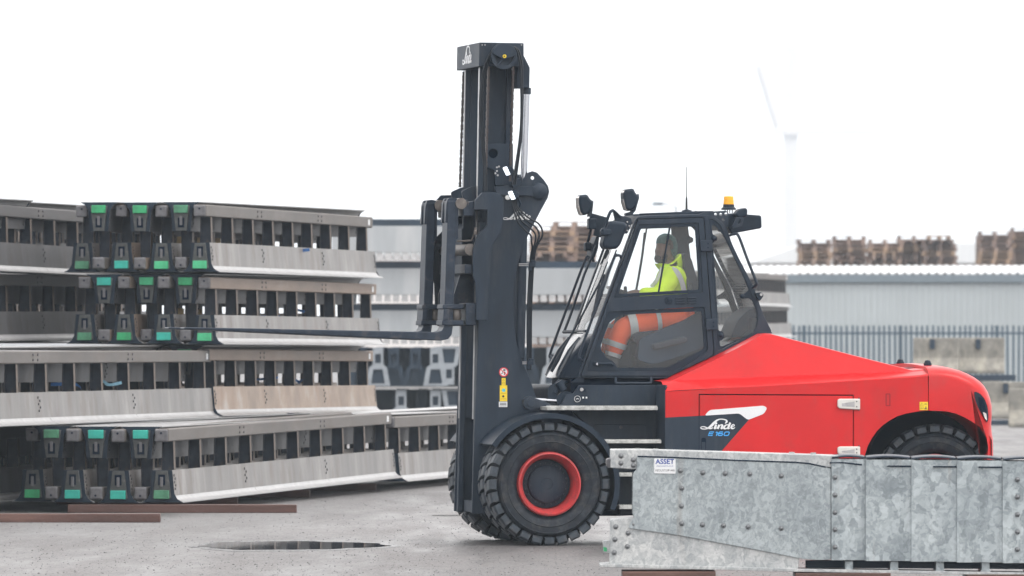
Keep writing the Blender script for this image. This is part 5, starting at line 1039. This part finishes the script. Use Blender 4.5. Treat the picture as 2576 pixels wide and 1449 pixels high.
# ------------------------------------------------------------------ steel barriers: prototypes
BH = .78
def barrier(L, nb, rail_m, plate_m, pad='green', pad2=True):
    e = empty('steel_barrier', (0, 0, 0)); hb = .075
    rl = MB().box((.015, -hb, .645), (L-.015, hb, BH)).build('top_rail', rail_m, e, bevel=.012)
    bb = MB()
    for xx in (L*.3, L*.66):
        for dx in (-.11, .11):
            for z in (.685, .74):
                bb.disc((xx+dx, -hb, z), .013, -.008, n=6); bb.disc((xx+dx, hb, z), .013, .008, n=6)
    bb.build('rail_bolts', 'bolt', rl)['kind'] = 'stuff'
    MB().box((L-.32, -hb-.004, .675), (L-.22, -hb, .745)).build('rail_tag', 'white', rl)
    for s in (-1, 1):
        prof = [(.088*s, .345), (.112*s, .345), (.128*s, .12), (.138*s, .075), (.16*s, .045), (.215*s, .018), (.215*s, .006), (.15*s, .032), (.122*s, .066), (.112*s, .11), (.098*s, .33)]
        mb = MB(); mb.prism(prof[:3]+prof[-3:] if False else [(.090*s, .345), (.106*s, .345), (.130*s, .078), (.114*s, .078)], .05, L-.05, 'x'); pl = mb.build('side_plate', plate_m, e)
        mb = MB(); nseg = max(3, int(L/3.2)); cut = .012
        for k in range(nseg):
            xa = .05+(L-.1)*k/nseg; xb = .05+(L-.1)*(k+1)/nseg-cut
            mb.prism([(.116*s, .077), (.131*s, .077), (.142*s, .056), (.164*s, .036), (.222*s, .014), (.222*s, .004), (.156*s, .024), (.126*s, .048)], xa, xb, 'x')
        mb.build('foot_flange', 'wet', e)
        mb = MB()
        for xx in (L*.3, L*.66, .12, L-.12):
            for z in (.15, .185, .22, .255, .29): mb.disc((xx+(.035 if int(z*1000) % 2 else -.035)*(1 if .2 < xx < L-.2 else .5), s*(.131-.1*(z-.1)), z), .014, .007*s, n=6)
        mb.build('plate_bolts', 'bolt', pl)['kind'] = 'stuff'
    pm = None
    for k in range(nb):
        x = .35+(L-.7)*k/(nb-1)
        if pm is None:
            mb = MB(); mb.prism([(-.060, .3), (.060, .3), (.050, .648), (-.050, .648)], x-.004, x+.004, 'x')
            for s in (-1, 1): mb.prism([(.060*s, .3), (.066*s, .3), (.056*s, .648), (.050*s, .648)], x-.03, x+.05, 'x')
            ed = MB()
            for s in (-1, 1): ed.prism([(.0665*s, .3), (.0695*s, .3), (.0595*s, .648), (.0565*s, .648)], x-.032, x+.052, 'x')
            eo = ed.build('post_edge', 'rustedge', e); em = eo.data
            o = mb.build('post', 'post', e); pm = o.data; x00 = x
        else:
            o = bpy.data.objects.new('post', pm); COL.objects.link(o); o.parent = e; o.location.x = x-x00; o = bpy.data.objects.new('post_edge', em); COL.objects.link(o); o.parent = e; o.location.x = x-x00
    for x, sg in ((0, 1), (L, -1)):
        bx = lambda a, b, y0, y1, z0, z1: MB().box((min(x+a*sg, x+b*sg), y0, z0), (max(x+a*sg, x+b*sg), y1, z1))
        rb = bx(-.012, .06, -.07, .07, .642, .775).build('rail_end', 'endgrey', e, bevel=.018)
        MB().disc((x-.013*sg, 0, .735), .012, -.004*sg, (1, 0, 0), 8).build('bolt_hole', 'hollow', rb)
        ef = MB(); ef.prism([(-.10, .05), (-.062, .34), (.062, .34), (.10, .05)], x+.02*sg, x+.04*sg, 'x'); ef = ef.build('end_frame', 'endframe', e, bevel=.004)
        ec = MB(); ec.prism([(-.215, .008), (-.16, .045), (-.13, .10), (-.108, .345), (.108, .345), (.13, .10), (.16, .045), (.215, .008)], x+.041*sg, x+.049*sg, 'x'); ec.build('end_shade_sheet', 'plastic', e)  # dark sheet added for the unlit inside of the barrier end
        u = MB(); u.prism([(-.036, .19), (-.036, .30), (.036, .30), (.036, .19)], x+.012*sg, x+.021*sg, 'x'); u.build('slot', 'hollow', ef)
        u = bx(.0, .018, -.016, .016, .17, .275); u.build('latch_tongue', 'endgrey', ef, bevel=.006)
        if pad2 or sg > 0: bx(-.015, .03, -.08, .08, .045, .135).build('rubber_pad', pad, e, bevel=.006)
    return e
TH = R(80)
ux, uy = math.cos(TH), math.sin(TH)
PJ = random.Random(21)
def place(proto, x, y, z, inv, label, group, rz=TH, used=set()):
    o = proto if proto.name not in used else copy_tree(proto); used.add(proto.name)
    o.location = (x, y, z+(BH+.035 if inv else 0)); o.rotation_euler = (math.pi if inv else 0, 0, rz); tag(o, label, 'barrier', group)
    o.rotation_euler.y += R(PJ.uniform(-.3, .3)); o.rotation_euler.z += R(PJ.uniform(-.25, .25)); o.location.z += PJ.uniform(0, .012)
    for ch in o.children:
        if ch.name.startswith(('side_plate', 'rubber_pad')): ch.material_slots[0].link = 'DATA'
        if inv and ch.name.startswith('side_plate'):
            ch.material_slots[0].link = 'OBJECT'; ch.material_slots[0].material = M['platedark']  # darker plates put the shade inside the bays into the colour
        if ch.name.startswith('rubber_pad') and PJ.random() < .6:
            ch.material_slots[0].link = 'OBJECT'; ch.material_slots[0].material = M[PJ.choice(('teal_pad', 'pad_dull', 'pad_bright', 'green'))]
    return o
pL = barrier(10.3, 9, 'raildark', 'platedark'); pA = barrier(12.6, 10, 'rail', 'plate'); pB = barrier(9.9, 9, 'rail', 'plate'); pC = barrier(9.9, 9, 'railbrown', 'platebrown'); pD = barrier(9.9, 9, 'railbrown', 'plate', 'teal_pad')
ORD = ['leftmost', 'second', 'third', 'fourth', 'fifth', 'sixth', 'rightmost']
PIT = .47
def row(x0, y0, z, protos, tier, group, n=4, inv=True, rz=TH, jit=.09, where='the near stack'):
    """n upright barriers with inverted ones nested between them, from the right face leftwards"""
    rr = random.Random(hash(tier) % 1000 if False else len(tier)*7+int(z*100)); cx_, sx_ = math.cos(rz), math.sin(rz)
    for k in range(n):
        xx = x0-PIT*k*sx_; yy = y0+PIT*k*cx_; j = rr.uniform(-jit, jit)
        side_ = ('rightmost' if k == 0 else 'leftmost' if k == n-1 else ('second', 'third')[k-1]+' from the right') if n > 1 else 'outer'
        place(protos[k % len(protos)], xx+cx_*j, yy+sx_*j, z, False, f'{side_} upright steel barrier in {tier}', group, rz)
        if inv and k < n-1:
            j = rr.uniform(-jit, jit)-.02; place(protos[(k+1) % len(protos)], xx-PIT/2*sx_+cx_*j, yy+PIT/2*cx_+sx_*j, z, True, f'{("rightmost", "middle", "leftmost", "far left")[k]} upside-down steel barrier in {tier}', group, rz)
xg, yg = (430-CX)*88.5/FPX-.10, 88.5
GN = 'steel barriers piled in the near stacks'
row(xg, yg, .09, [pA], 'the ground row on brown timbers', GN)
row(xg+ux*12.66, yg+uy*12.66, .09, [pA], 'the rear ground row reaching the mast', GN, n=3, jit=.02)
row(xg-2.55, yg-3.2, .09, [pL], 'the dark ground row at the edge', GN, n=3)
xr, yr = (530-CX)*97/FPX-.12, 97.0
row(xr, yr, 2.57, [pB, pB, pC], 'the top tier with blue straps', GN)
row(xr+.05, yr+.1, 1.74, [pD, pB, pC], 'the second tier with browned rails', GN)
row(xr+.03, yr+.4, .91, [pC, pC, pB], 'the rust-washed third tier', GN)
row(xr-ux*12.3-.05, yr-uy*12.3+.2, .91, [pA], 'the long tier above the ground row', GN)
xl, yl_ = -4.95, 103.0
for z, t in ((2.59, 'the upper tier left of green ends'), (1.76, 'the lower tier left of green ends')):
    row(xl-ux*10.4, yl_-uy*10.4+10.4, z, [pL], t, GN, n=2)
    row(xl-ux*10.4*1.02-.03, yl_-uy*10.4, z+.0, [pL], t.replace('the ', 'the nearer ', 1), GN, n=2)
px_ = (36-CX)*99/FPX; place(pL, px_-ux*10.3, 99-uy*10.3, 2.58, True, 'upside-down steel barrier with flared end jutting highest at the left', GN)
# front timbers
def board(px0, px1, py0, py1, Y, lab, dep=.12):
    a, b = W(px0, py1, Y), W(px1, py0, Y)
    o = MB().box((a.x, Y, 0.0), (b.x, Y+dep, b.z)).build('timber_beam', 'timber', bevel=.006, fix=True); return tag(o, lab, 'timber', 'brown timbers under the near stack')
board(170, 746, 1269.5, 1290, FPX*CH/(1290-HY), 'longer wet brown timber lying under the green-padded barrier ends', .2)
board(-60, 403, 1292.5, 1314, FPX*CH/(1314-HY), 'shorter wet brown timber nearest the camera at the left edge', .2)
for k in range(3):
    t = 4+k*4; o = MB().box((xg-2.0+ux*t, yg+uy*t-.1, 0), (xg-.02+ux*t, yg+uy*t+.1, .088)).build('timber_beam', 'timber', bevel=.006); tag(o, f'brown timber mostly hidden under the ground row, {("nearer", "middle", "farther")[k]} of three', 'timber', 'brown timbers under the near stack')
# straps and loose scraps in the bays
def strap(pts, wd, m, label, Y, th=.004):
    q = catmull([W(a, b, Y+d) for a, b, d in pts], 6); mb = MB(); vs = []
    for i, p in enumerate(q): tw = .02*math.sin(i*.5); vs += [p+Vector((0, 0, wd/2)), p+Vector((tw, .01, -wd/2)), p+Vector((0, th, wd/2)), p+Vector((tw, .01+th, -wd/2))]
    fs = []
    for i in range(len(q)-1):
        a, b = 4*i, 4*i+4; fs += [(a, a+1, b+1, b), (a+2, b+2, b+3, a+3), (a, b, b+2, a+2), (a+1, a+3, b+3, b+1)]
    o = mb.add(vs, fs).build('strap', m, smooth=True); tag(o, label, 'strap', 'straps caught in the barrier bays')
strap([(128, 967, 0), (160, 966, 0), (188, 966, 0), (202, 976, 0)], .035, 'strap', 'flat blue strap with a bent end in the long pale tier', 91.2)
strap([(246, 962, 0), (262, 960, 0), (276, 968, 0), (305, 962, 0)], .03, 'paleblue', 'pale blue twisted strap beside the bent blue strap', 92.4)
strap([(645, 629, 0), (690, 628, 0), (730, 632, 0), (778, 628, 0)], .035, 'strap', 'long blue strap lying along the top tier', 102.2)
strap([(655, 797, 0), (680, 796, 0), (705, 797, 0)], .03, 'strap', 'short blue strap in the second tier', 101.6)
strap([(735, 775, 0), (750, 780, 0), (780, 786, 0)], .03, 'strap', 'blue strap with crumpled end in the second tier', 103.6)
strap([(640, 955, 0), (668, 953, 0), (700, 950, 0)], .028, 'strap', 'thin blue strap in the rust-washed tier', 101.2)
strap([(735, 950, 0), (752, 962, 0), (766, 955, 0), (778, 978, 0)], .05, 'strap', 'crumpled blue strap hanging in the rust-washed tier', 103.4)
strap([(570, 1066, 0), (592, 1060, 0), (608, 1064, 0), (625, 1068, 0)], .035, 'paleblue', 'pale blue film lying on top of the ground row', 95.5)
for i, (px, py, Y, s) in enumerate(((518, 604, 98.2, 16), (567, 606, 99.4, 14), (612, 606, 100.6, 12), (565, 786, 99.4, 13), (520, 784, 98.4, 15), (792, 946, 104.5, 16))):
    c = W(px, py, Y); h = s*.5*Y/FPX; o = MB().cbox(c+Vector((-.3, 0, 0)), (2*h, .12, 2.2*h)).build('timber_block', 'palewood', bevel=.004)
    tag(o, ('pale timber block in the first bay of the top tier', 'pale timber block in the second bay of the top tier', 'small pale timber block in the third bay of the top tier', 'pale timber block in the second bay of the second tier', 'pale timber block in the first bay of the second tier', 'tall pale timber block in the rust-washed tier')[i], 'timber block', 'timber blocks in the barrier bays')
    # each block stands on a cross batten that carries it between the plates

# ------------------------------------------------------------------ background barrier stack beyond the mast (about 160 m away)
def far_barrier(L):
    e = empty('far_barrier', (0, 0, 0))
    MB().box((0, -.09, .14), (L, .09, .645)).build('side_plate', 'bgplate', e, bevel=.01)
    MB().box((.03, -.06, .645), (L-.03, .06, .775)).build('top_rail', 'bgdark', e)
    n = int(L/.16); mb = MB()
    for k in range(n):
        x = L*(k+.5)/n; mb.prism([(-.085, .14), (-.20, .05), (-.24, .01), (-.10, .02), (.10, .02), (.24, .01), (.20, .05), (.085, .14)], x-.06, x+.055, 'x')
    mb.build('scalloped_foot', 'wet', e); return e
def a_frame(fm='bgplate'):
    e = empty('aframe_barrier', (0, 0, 0)); sh = lambda d: [(-.23+d, .02), (-.17+d*.8, .36), (-.10+d*.5, .42), (-.10+d*.5, .74), (.10-d*.5, .74), (.10-d*.5, .42), (.17-d*.8, .36), (.23-d, .02)]
    MB().plate([[(x, z) for x, z in sh(0)], [(-.13, .06), (-.09, .33), (.09, .33), (.13, .06)], [(-.055, .45), (-.055, .62), (.055, .62), (.055, .45)]], -.02, .02).build('end_frame', fm, e)
    MB().prism(sh(.05), .05, 6.0).build('barrier_body', 'bgdark', e); return e
f1 = far_barrier(5.1); f2 = a_frame('endgrey2'); used_f = {}
def put(p, loc, rot, label, cat, group):
    o = p if p.name not in used_f else copy_tree(p); used_f[p.name] = 1; o.location = loc; o.rotation_euler = rot; tag(o, label, cat, group); return o
GB = 'steel barriers stacked beyond the mast'
x0 = (835-CX)*160/FPX
f1t = far_barrier(3.45)
for i, z in enumerate((3.22, 2.42, 1.62)):
    put(f1t if i == 0 else f1, (x0+.15*i, 160+.1*i, z), (0, 0, R(2)), f'pale plate barrier running across, {("topmost", "second", "third")[i]} tier beyond the mast', 'barrier', GB)
f3 = a_frame('bgdark'); f3.name = 'dark_end_barrier'
for j, (z, pale) in enumerate(((.82, ((952, 0), (1096, 0), (1130, 1), (1388, 0), (1424, 1))), (.02, ((1010, 0), (1096, 0), (1141, 1), (1350, 0))))):
    for k, (px, inv) in enumerate(pale):
        put(f2, ((px-CX)*160/FPX, 159.5, z+(.78 if inv else 0)), (0, math.pi if inv else 0, 0), f'{("upper", "lower")[j]} row end-on barrier with pale frame, {("first", "second", "third", "fourth", "fifth")[k]} from the left beyond the mast', 'barrier', GB)
    for k, px in enumerate((905, 990, 1045, 1180, 1235, 1290, 1330, 1470, 1520)):
        put(f3, ((px+14*j-CX)*160/FPX, 160.0, z), (0, 0, 0), f'{("upper", "lower")[j]} row end-on dark barrier, {("first", "second", "third", "fourth", "fifth", "sixth", "seventh", "eighth", "ninth")[k]} dark one from the left', 'barrier', GB)
    o = MB().box(((880-CX)*160/FPX, 160.6, z), ((1540-CX)*160/FPX, 161.2, z+.74)).build('dark_barrier', 'bgdark'); tag(o, f'dark steel barrier lying across behind the {("upper", "lower")[j]} end-on row', 'barrier', GB)
    o = MB().box(((880-CX)*160/FPX, 159.4, z-.035), ((1540-CX)*160/FPX, 160.4, z-.005)).build('timber_batten', 'wet'); tag(o, f'thin pale batten under the {("upper", "lower")[j]} end-on row', 'timber', 'battens under the far rows')
# stack right of the cab (about 200 m away)
pE = barrier(12.0, 22, 'rail', 'plate'); xq, yq = (1977-CX)*204/FPX, 204.0
for i in range(4):
    row(xq-ux*12-.0, yq-uy*12+.0, .02+.81*i, [pE], f'the stack right of the cab, {("bottom", "second", "third", "top")[i]} layer', 'steel barriers stacked right of the cab', n=2, inv=False)

# ------------------------------------------------------------------ palisade fence
YF_ = 236.0; fx0 = (1780-CX)*YF_/FPX; fence = tag(empty('palisade_fence', (0, 0, 0)), 'grey galvanised palisade fence in front of the pale shed', 'fence'); pmesh = None
for k in range(90):
    x = fx0+.15*k
    if pmesh is None:
        mb = MB(); mb.prism([(-.033, 0), (.033, 0), (.033, 1.9), (.02, 1.96), (.0, 1.94), (-.02, 1.96), (-.033, 1.9)], -.006, .006); o = mb.build('pale', 'fence', fence); pmesh = o.data
    else: o = bpy.data.objects.new('pale', pmesh); COL.objects.link(o); o.parent = fence
    o.location = (x, YF_, .05+.01*math.sin(k*1.7)); o.rotation_euler = (0, R(random.uniform(-.5, .5)) if k not in (76, 77) else R(6), 0)
for z in (1.78, .4): MB().box((fx0-.2, YF_+.01, z-.03), (fx0+13.6, YF_+.05, z+.03)).build('fence_rail', 'fence', fence)
for k in range(6): MB().box((fx0+2.7*k-.05, YF_+.055, 0), (fx0+2.7*k+.05, YF_+.14, 2.0)).build('fence_post', 'fence', fence)

# ------------------------------------------------------------------ shed
YB = 262.0; bx0, bx1 = (1900-CX)*YB/FPX, (2900-CX)*YB/FPX; shed = tag(empty('industrial_shed', (0, 0, 0)), 'long low pale grey clad shed with a white roof behind the fence', 'building')
ze = W(0, 712, YB).z; zg = W(0, 690, YB).z
mb = MB(); n = int((bx1-bx0)/.2); pts = []
for i in range(n):
    x = bx0+.2*i; pts += [(x, YB), (x+.11, YB), (x+.125, YB+.014), (x+.185, YB+.014)]
mb.grid([[(x, y, 0) for x, y in pts], [(x, y, ze) for x, y in pts]]); mb.build('clad_wall', 'cladding', shed)
MB().box((bx0, YB-.12, ze), (bx1, YB+.02, zg)).build('gutter', 'gutter', shed, bevel=.03)
mb = MB(); pts = []
for i in range(int((bx1-bx0+1)/.25)):
    x = bx0-.3+.25*i; pts += [(x, 0), (x+.12, 0), (x+.15, .05), (x+.22, .05)]
mb.grid([[(x, YB-.1, zg+.01+h) for x, h in pts], [(x, YB+14, zg+.01+h+.33) for x, h in pts]]); mb.build('roof', 'roofing', shed)
MB().box((bx0, YB+.1, 0), (bx1, YB+14, zg-.05)).build('shed_core', 'cladding', shed)
# far pale warehouses in the haze
for i, (px0, px1, py, Y, dep, lab) in enumerate(((1905, 2700, 612, 520, 40, 'very pale wide warehouse roof fading behind the pallets'), (900, 1420, 600, 610, 30, 'very pale low warehouse fading behind the mast'))):
    e = tag(empty('warehouse', (0, 0, 0)), lab, 'building'); a = W(px0, py, Y); b = W(px1, py, Y)
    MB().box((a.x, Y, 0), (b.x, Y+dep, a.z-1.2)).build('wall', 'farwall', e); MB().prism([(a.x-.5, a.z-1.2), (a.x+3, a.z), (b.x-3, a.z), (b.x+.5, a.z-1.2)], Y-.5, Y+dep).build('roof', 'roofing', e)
# ------------------------------------------------------------------ pallet stacks
pal = MB()
for k in range(5): pal.box((-.6, -.4+.175*k, .118), (.6, -.4+.175*k+.1, .14))
for x in (-.6, -.07, .46): pal.box((x, -.4, .096), (x+.14, .4, .118))
for x in (-.6, -.07, .46):
    for y in (-.4, -.07, .3): pal.box((x, y, .02), (x+.14, y+.1, .096))
for y in (-.4, -.07, .3): pal.box((-.6, y, 0), (.6, y+.1, .02))
pal0 = pal.build('pallet', 'pallet'); pme = pal0.data; first = [True]
pmats = [M['pallet'], mat('pallet_wood_dark', (.20, .145, .125), .8, var=.4, scale=2), mat('pallet_wood_pale', (.34, .235, .16), .8, var=.3, scale=2)]
pmes = []
for m_ in pmats: q = pme.copy(); q.materials.clear(); q.materials.append(m_); pmes.append(q)
rp_ = random.Random(11)
def pallet_stack(px, top, Y, lab, shown=8, dx=0):
    x = (px-CX)*Y/FPX; zt = W(0, top, Y).z; n = int(zt/.145)
    for k in range(n-shown, n):
        if first[0]: o = pal0; first[0] = False
        else: o = bpy.data.objects.new('pallet', pme); COL.objects.link(o)
        o.data = rp_.choice(pmes)
        o.location = (x+rp_.uniform(-.05, .05), Y+rp_.uniform(-.05, .05), .145*k); o.rotation_euler = (0, 0, R(rp_.uniform(-3, 3))+(R(90) if rp_.random() < .12 else 0))
        tag(o, f"{('topmost', 'second', 'third', 'fourth', 'fifth', 'sixth', 'seventh', 'eighth', 'ninth', 'tenth')[n-1-k]} brown pallet from the top in {lab}", 'pallet', lab)
    mb = MB()
    for k in range(max(0, n-shown)):
        z = .145*k; mb.box((x-.6, Y-.4, z+.1), (x+.6, Y+.4, z+.14)); mb.box((x-.6, Y-.38, z), (x-.46, Y+.38, z+.1)); mb.box((x+.46, Y-.38, z), (x+.6, Y+.38, z+.1)); mb.box((x-.07, Y-.38, z), (x+.07, Y+.38, z+.1))
    for k in range(n-1):
        z = .145*k; mb.box((x-.6, Y+.55, z+.09), (x+.6, Y+1.4, z+.14)); mb.box((x-.56, Y+.62, z), (x+.56, Y+1.4, z+.1))
    o = mb.build('pallet_column', 'pallet', fix=False); o['kind'] = 'stuff'
for px, top, Y, lab in ((2050, 601, 300, 'the leftmost pile behind the shed roof'), (2138, 585, 302, 'the tallest pile behind the shed'), (2225, 597, 300, 'the middle pile behind the shed'), (2300, 591, 301, 'the fourth pile behind the shed'), (2362, 591, 300, 'the last pile before the gap behind the shed'), (2500, 572, 300, 'the pile after the gap behind the shed'), (2585, 566, 301, 'the pile at the right picture edge'),
                          (1388, 566, 236, 'the shorter pile between mast and cab'), (1446, 546, 238, 'the taller pile between mast and cab')):
    pallet_stack(px, top, Y, lab, 10 if px < 2000 else 8)
# ------------------------------------------------------------------ concrete barriers behind the counterweight
def jersey(L):
    mb = MB(); pr = [(-.31, 0), (-.31, .07), (-.15, .33), (-.10, .75), (.10, .75), (.15, .33), (.31, .07), (.31, 0)]; mb.prism(pr, 0, L, 'x'); return mb
jm = None
for i, (px, Y, z, rz, lab) in enumerate(((2298, 175, .98, -6, 'upper concrete barrier block at the left of the pair behind the counterweight'), (2412, 175.6, .98, -3, 'upper concrete barrier block at the right of the pair behind the counterweight'), (2300, 176, .08, -2, 'lower concrete barrier block mostly hidden behind the counterweight'), (2470, 170, .1, -9, 'lower concrete barrier block with yellow marks at the picture edge'), (2500, 168, -.0, -5, 'lowest concrete barrier block on the yard beyond the counterweight'))):
    e = empty('concrete_barrier', ((px-CX)*Y/FPX, Y, z if z > 0 else 0), R(rz)); tag(e, lab, 'barrier', 'concrete barriers behind the counterweight')
    if i == 4: e.location = ((2530-CX)*166/FPX, 165, 0)
    if jm is None: o = jersey(.95).build('concrete_body', 'concrete', e, bevel=.02); jm = o.data; jb = o
    else:
        o = bpy.data.objects.new('concrete_body', jm); COL.objects.link(o); o.parent = e; b2 = o.modifiers.new('bevel', 'BEVEL'); b2.width = .02; b2.segments = 2
    if i >= 2: o.scale.x = 1.9
    for xx in ((.40,) if i < 2 else (.5, 1.2)):
        MB().prism([(xx-.05, .52), (xx+.05, .52), (xx+.05, .72), (xx-.05, .72)], -.20, -.07).build('lifting_slot', 'bgdark', e)
    if i == 3:
        for k in range(2): MB().prism([(.05+.02*k, .30+.3*k), (.5, .36+.3*k), (.5, .42+.3*k), (.05+.02*k, .36+.3*k)], -.135+.03*k, -.10).build('yellow_mark', 'graffiti', e)
for i, (px, Y, z) in enumerate(((2300, 175, .84), (2420, 175, .84), (2480, 168, 0.0))):
    o = MB().box(((px-CX)*Y/FPX, Y-.3, z+.0), ((px-CX)*Y/FPX+1.1, Y+.3, z+.12 if z else .1)).build('timber_spacer', 'bgdark'); tag(o, ('dark spacer under the left upper concrete block', 'dark spacer under the right upper concrete block', 'dark spacer on the yard under the lower concrete block')[i], 'timber', 'spacers between concrete blocks')
# ------------------------------------------------------------------ faint lamp post, chimney and crane in the haze
lp_ = tag(empty('street_lamp', (0, 0, 0)), 'faint grey street lamp head showing above the cab roof', 'lamp'); Y = 420; a = W(1655, 513, Y)
MB().tube([(a.x+.9, Y, 0), (a.x+.9, Y, a.z-.1), (a.x+.3, Y, a.z)], .06, 8).build('lamp_post', 'bgplate', lp_); MB().cbox((a.x, Y, a.z), (.55, .3, .14)).build('lamp_head', 'bgdark', lp_, bevel=.04)
cr_ = tag(empty('tower_crane', (0, 0, 0)), 'barely visible tall crane dissolving in haze above the shed', 'crane'); Y = 2200
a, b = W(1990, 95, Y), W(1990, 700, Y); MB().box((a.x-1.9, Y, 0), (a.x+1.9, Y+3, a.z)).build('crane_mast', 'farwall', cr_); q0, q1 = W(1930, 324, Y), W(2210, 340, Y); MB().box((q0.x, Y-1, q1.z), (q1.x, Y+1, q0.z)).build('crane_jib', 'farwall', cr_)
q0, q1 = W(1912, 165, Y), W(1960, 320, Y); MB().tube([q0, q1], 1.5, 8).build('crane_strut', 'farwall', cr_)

# ------------------------------------------------------------------ haze
m = bpy.data.materials.new('thin_haze'); m.use_nodes = True; n = m.node_tree; n.nodes.clear(); o_ = n.nodes.new('ShaderNodeOutputMaterial'); v = n.nodes.new('ShaderNodeVolumePrincipled')
v.inputs['Color'].default_value = (.78, .90, 1, 1); v.inputs['Density'].default_value = .0003; n.links.new(v.outputs[0], o_.inputs['Volume'])
M['haze'] = m
hz = MB().box((-1300, -200, -1), (1300, 3900, 140)).build('haze', 'haze'); hz['kind'] = 'stuff'; hz.display_type = 'WIRE'
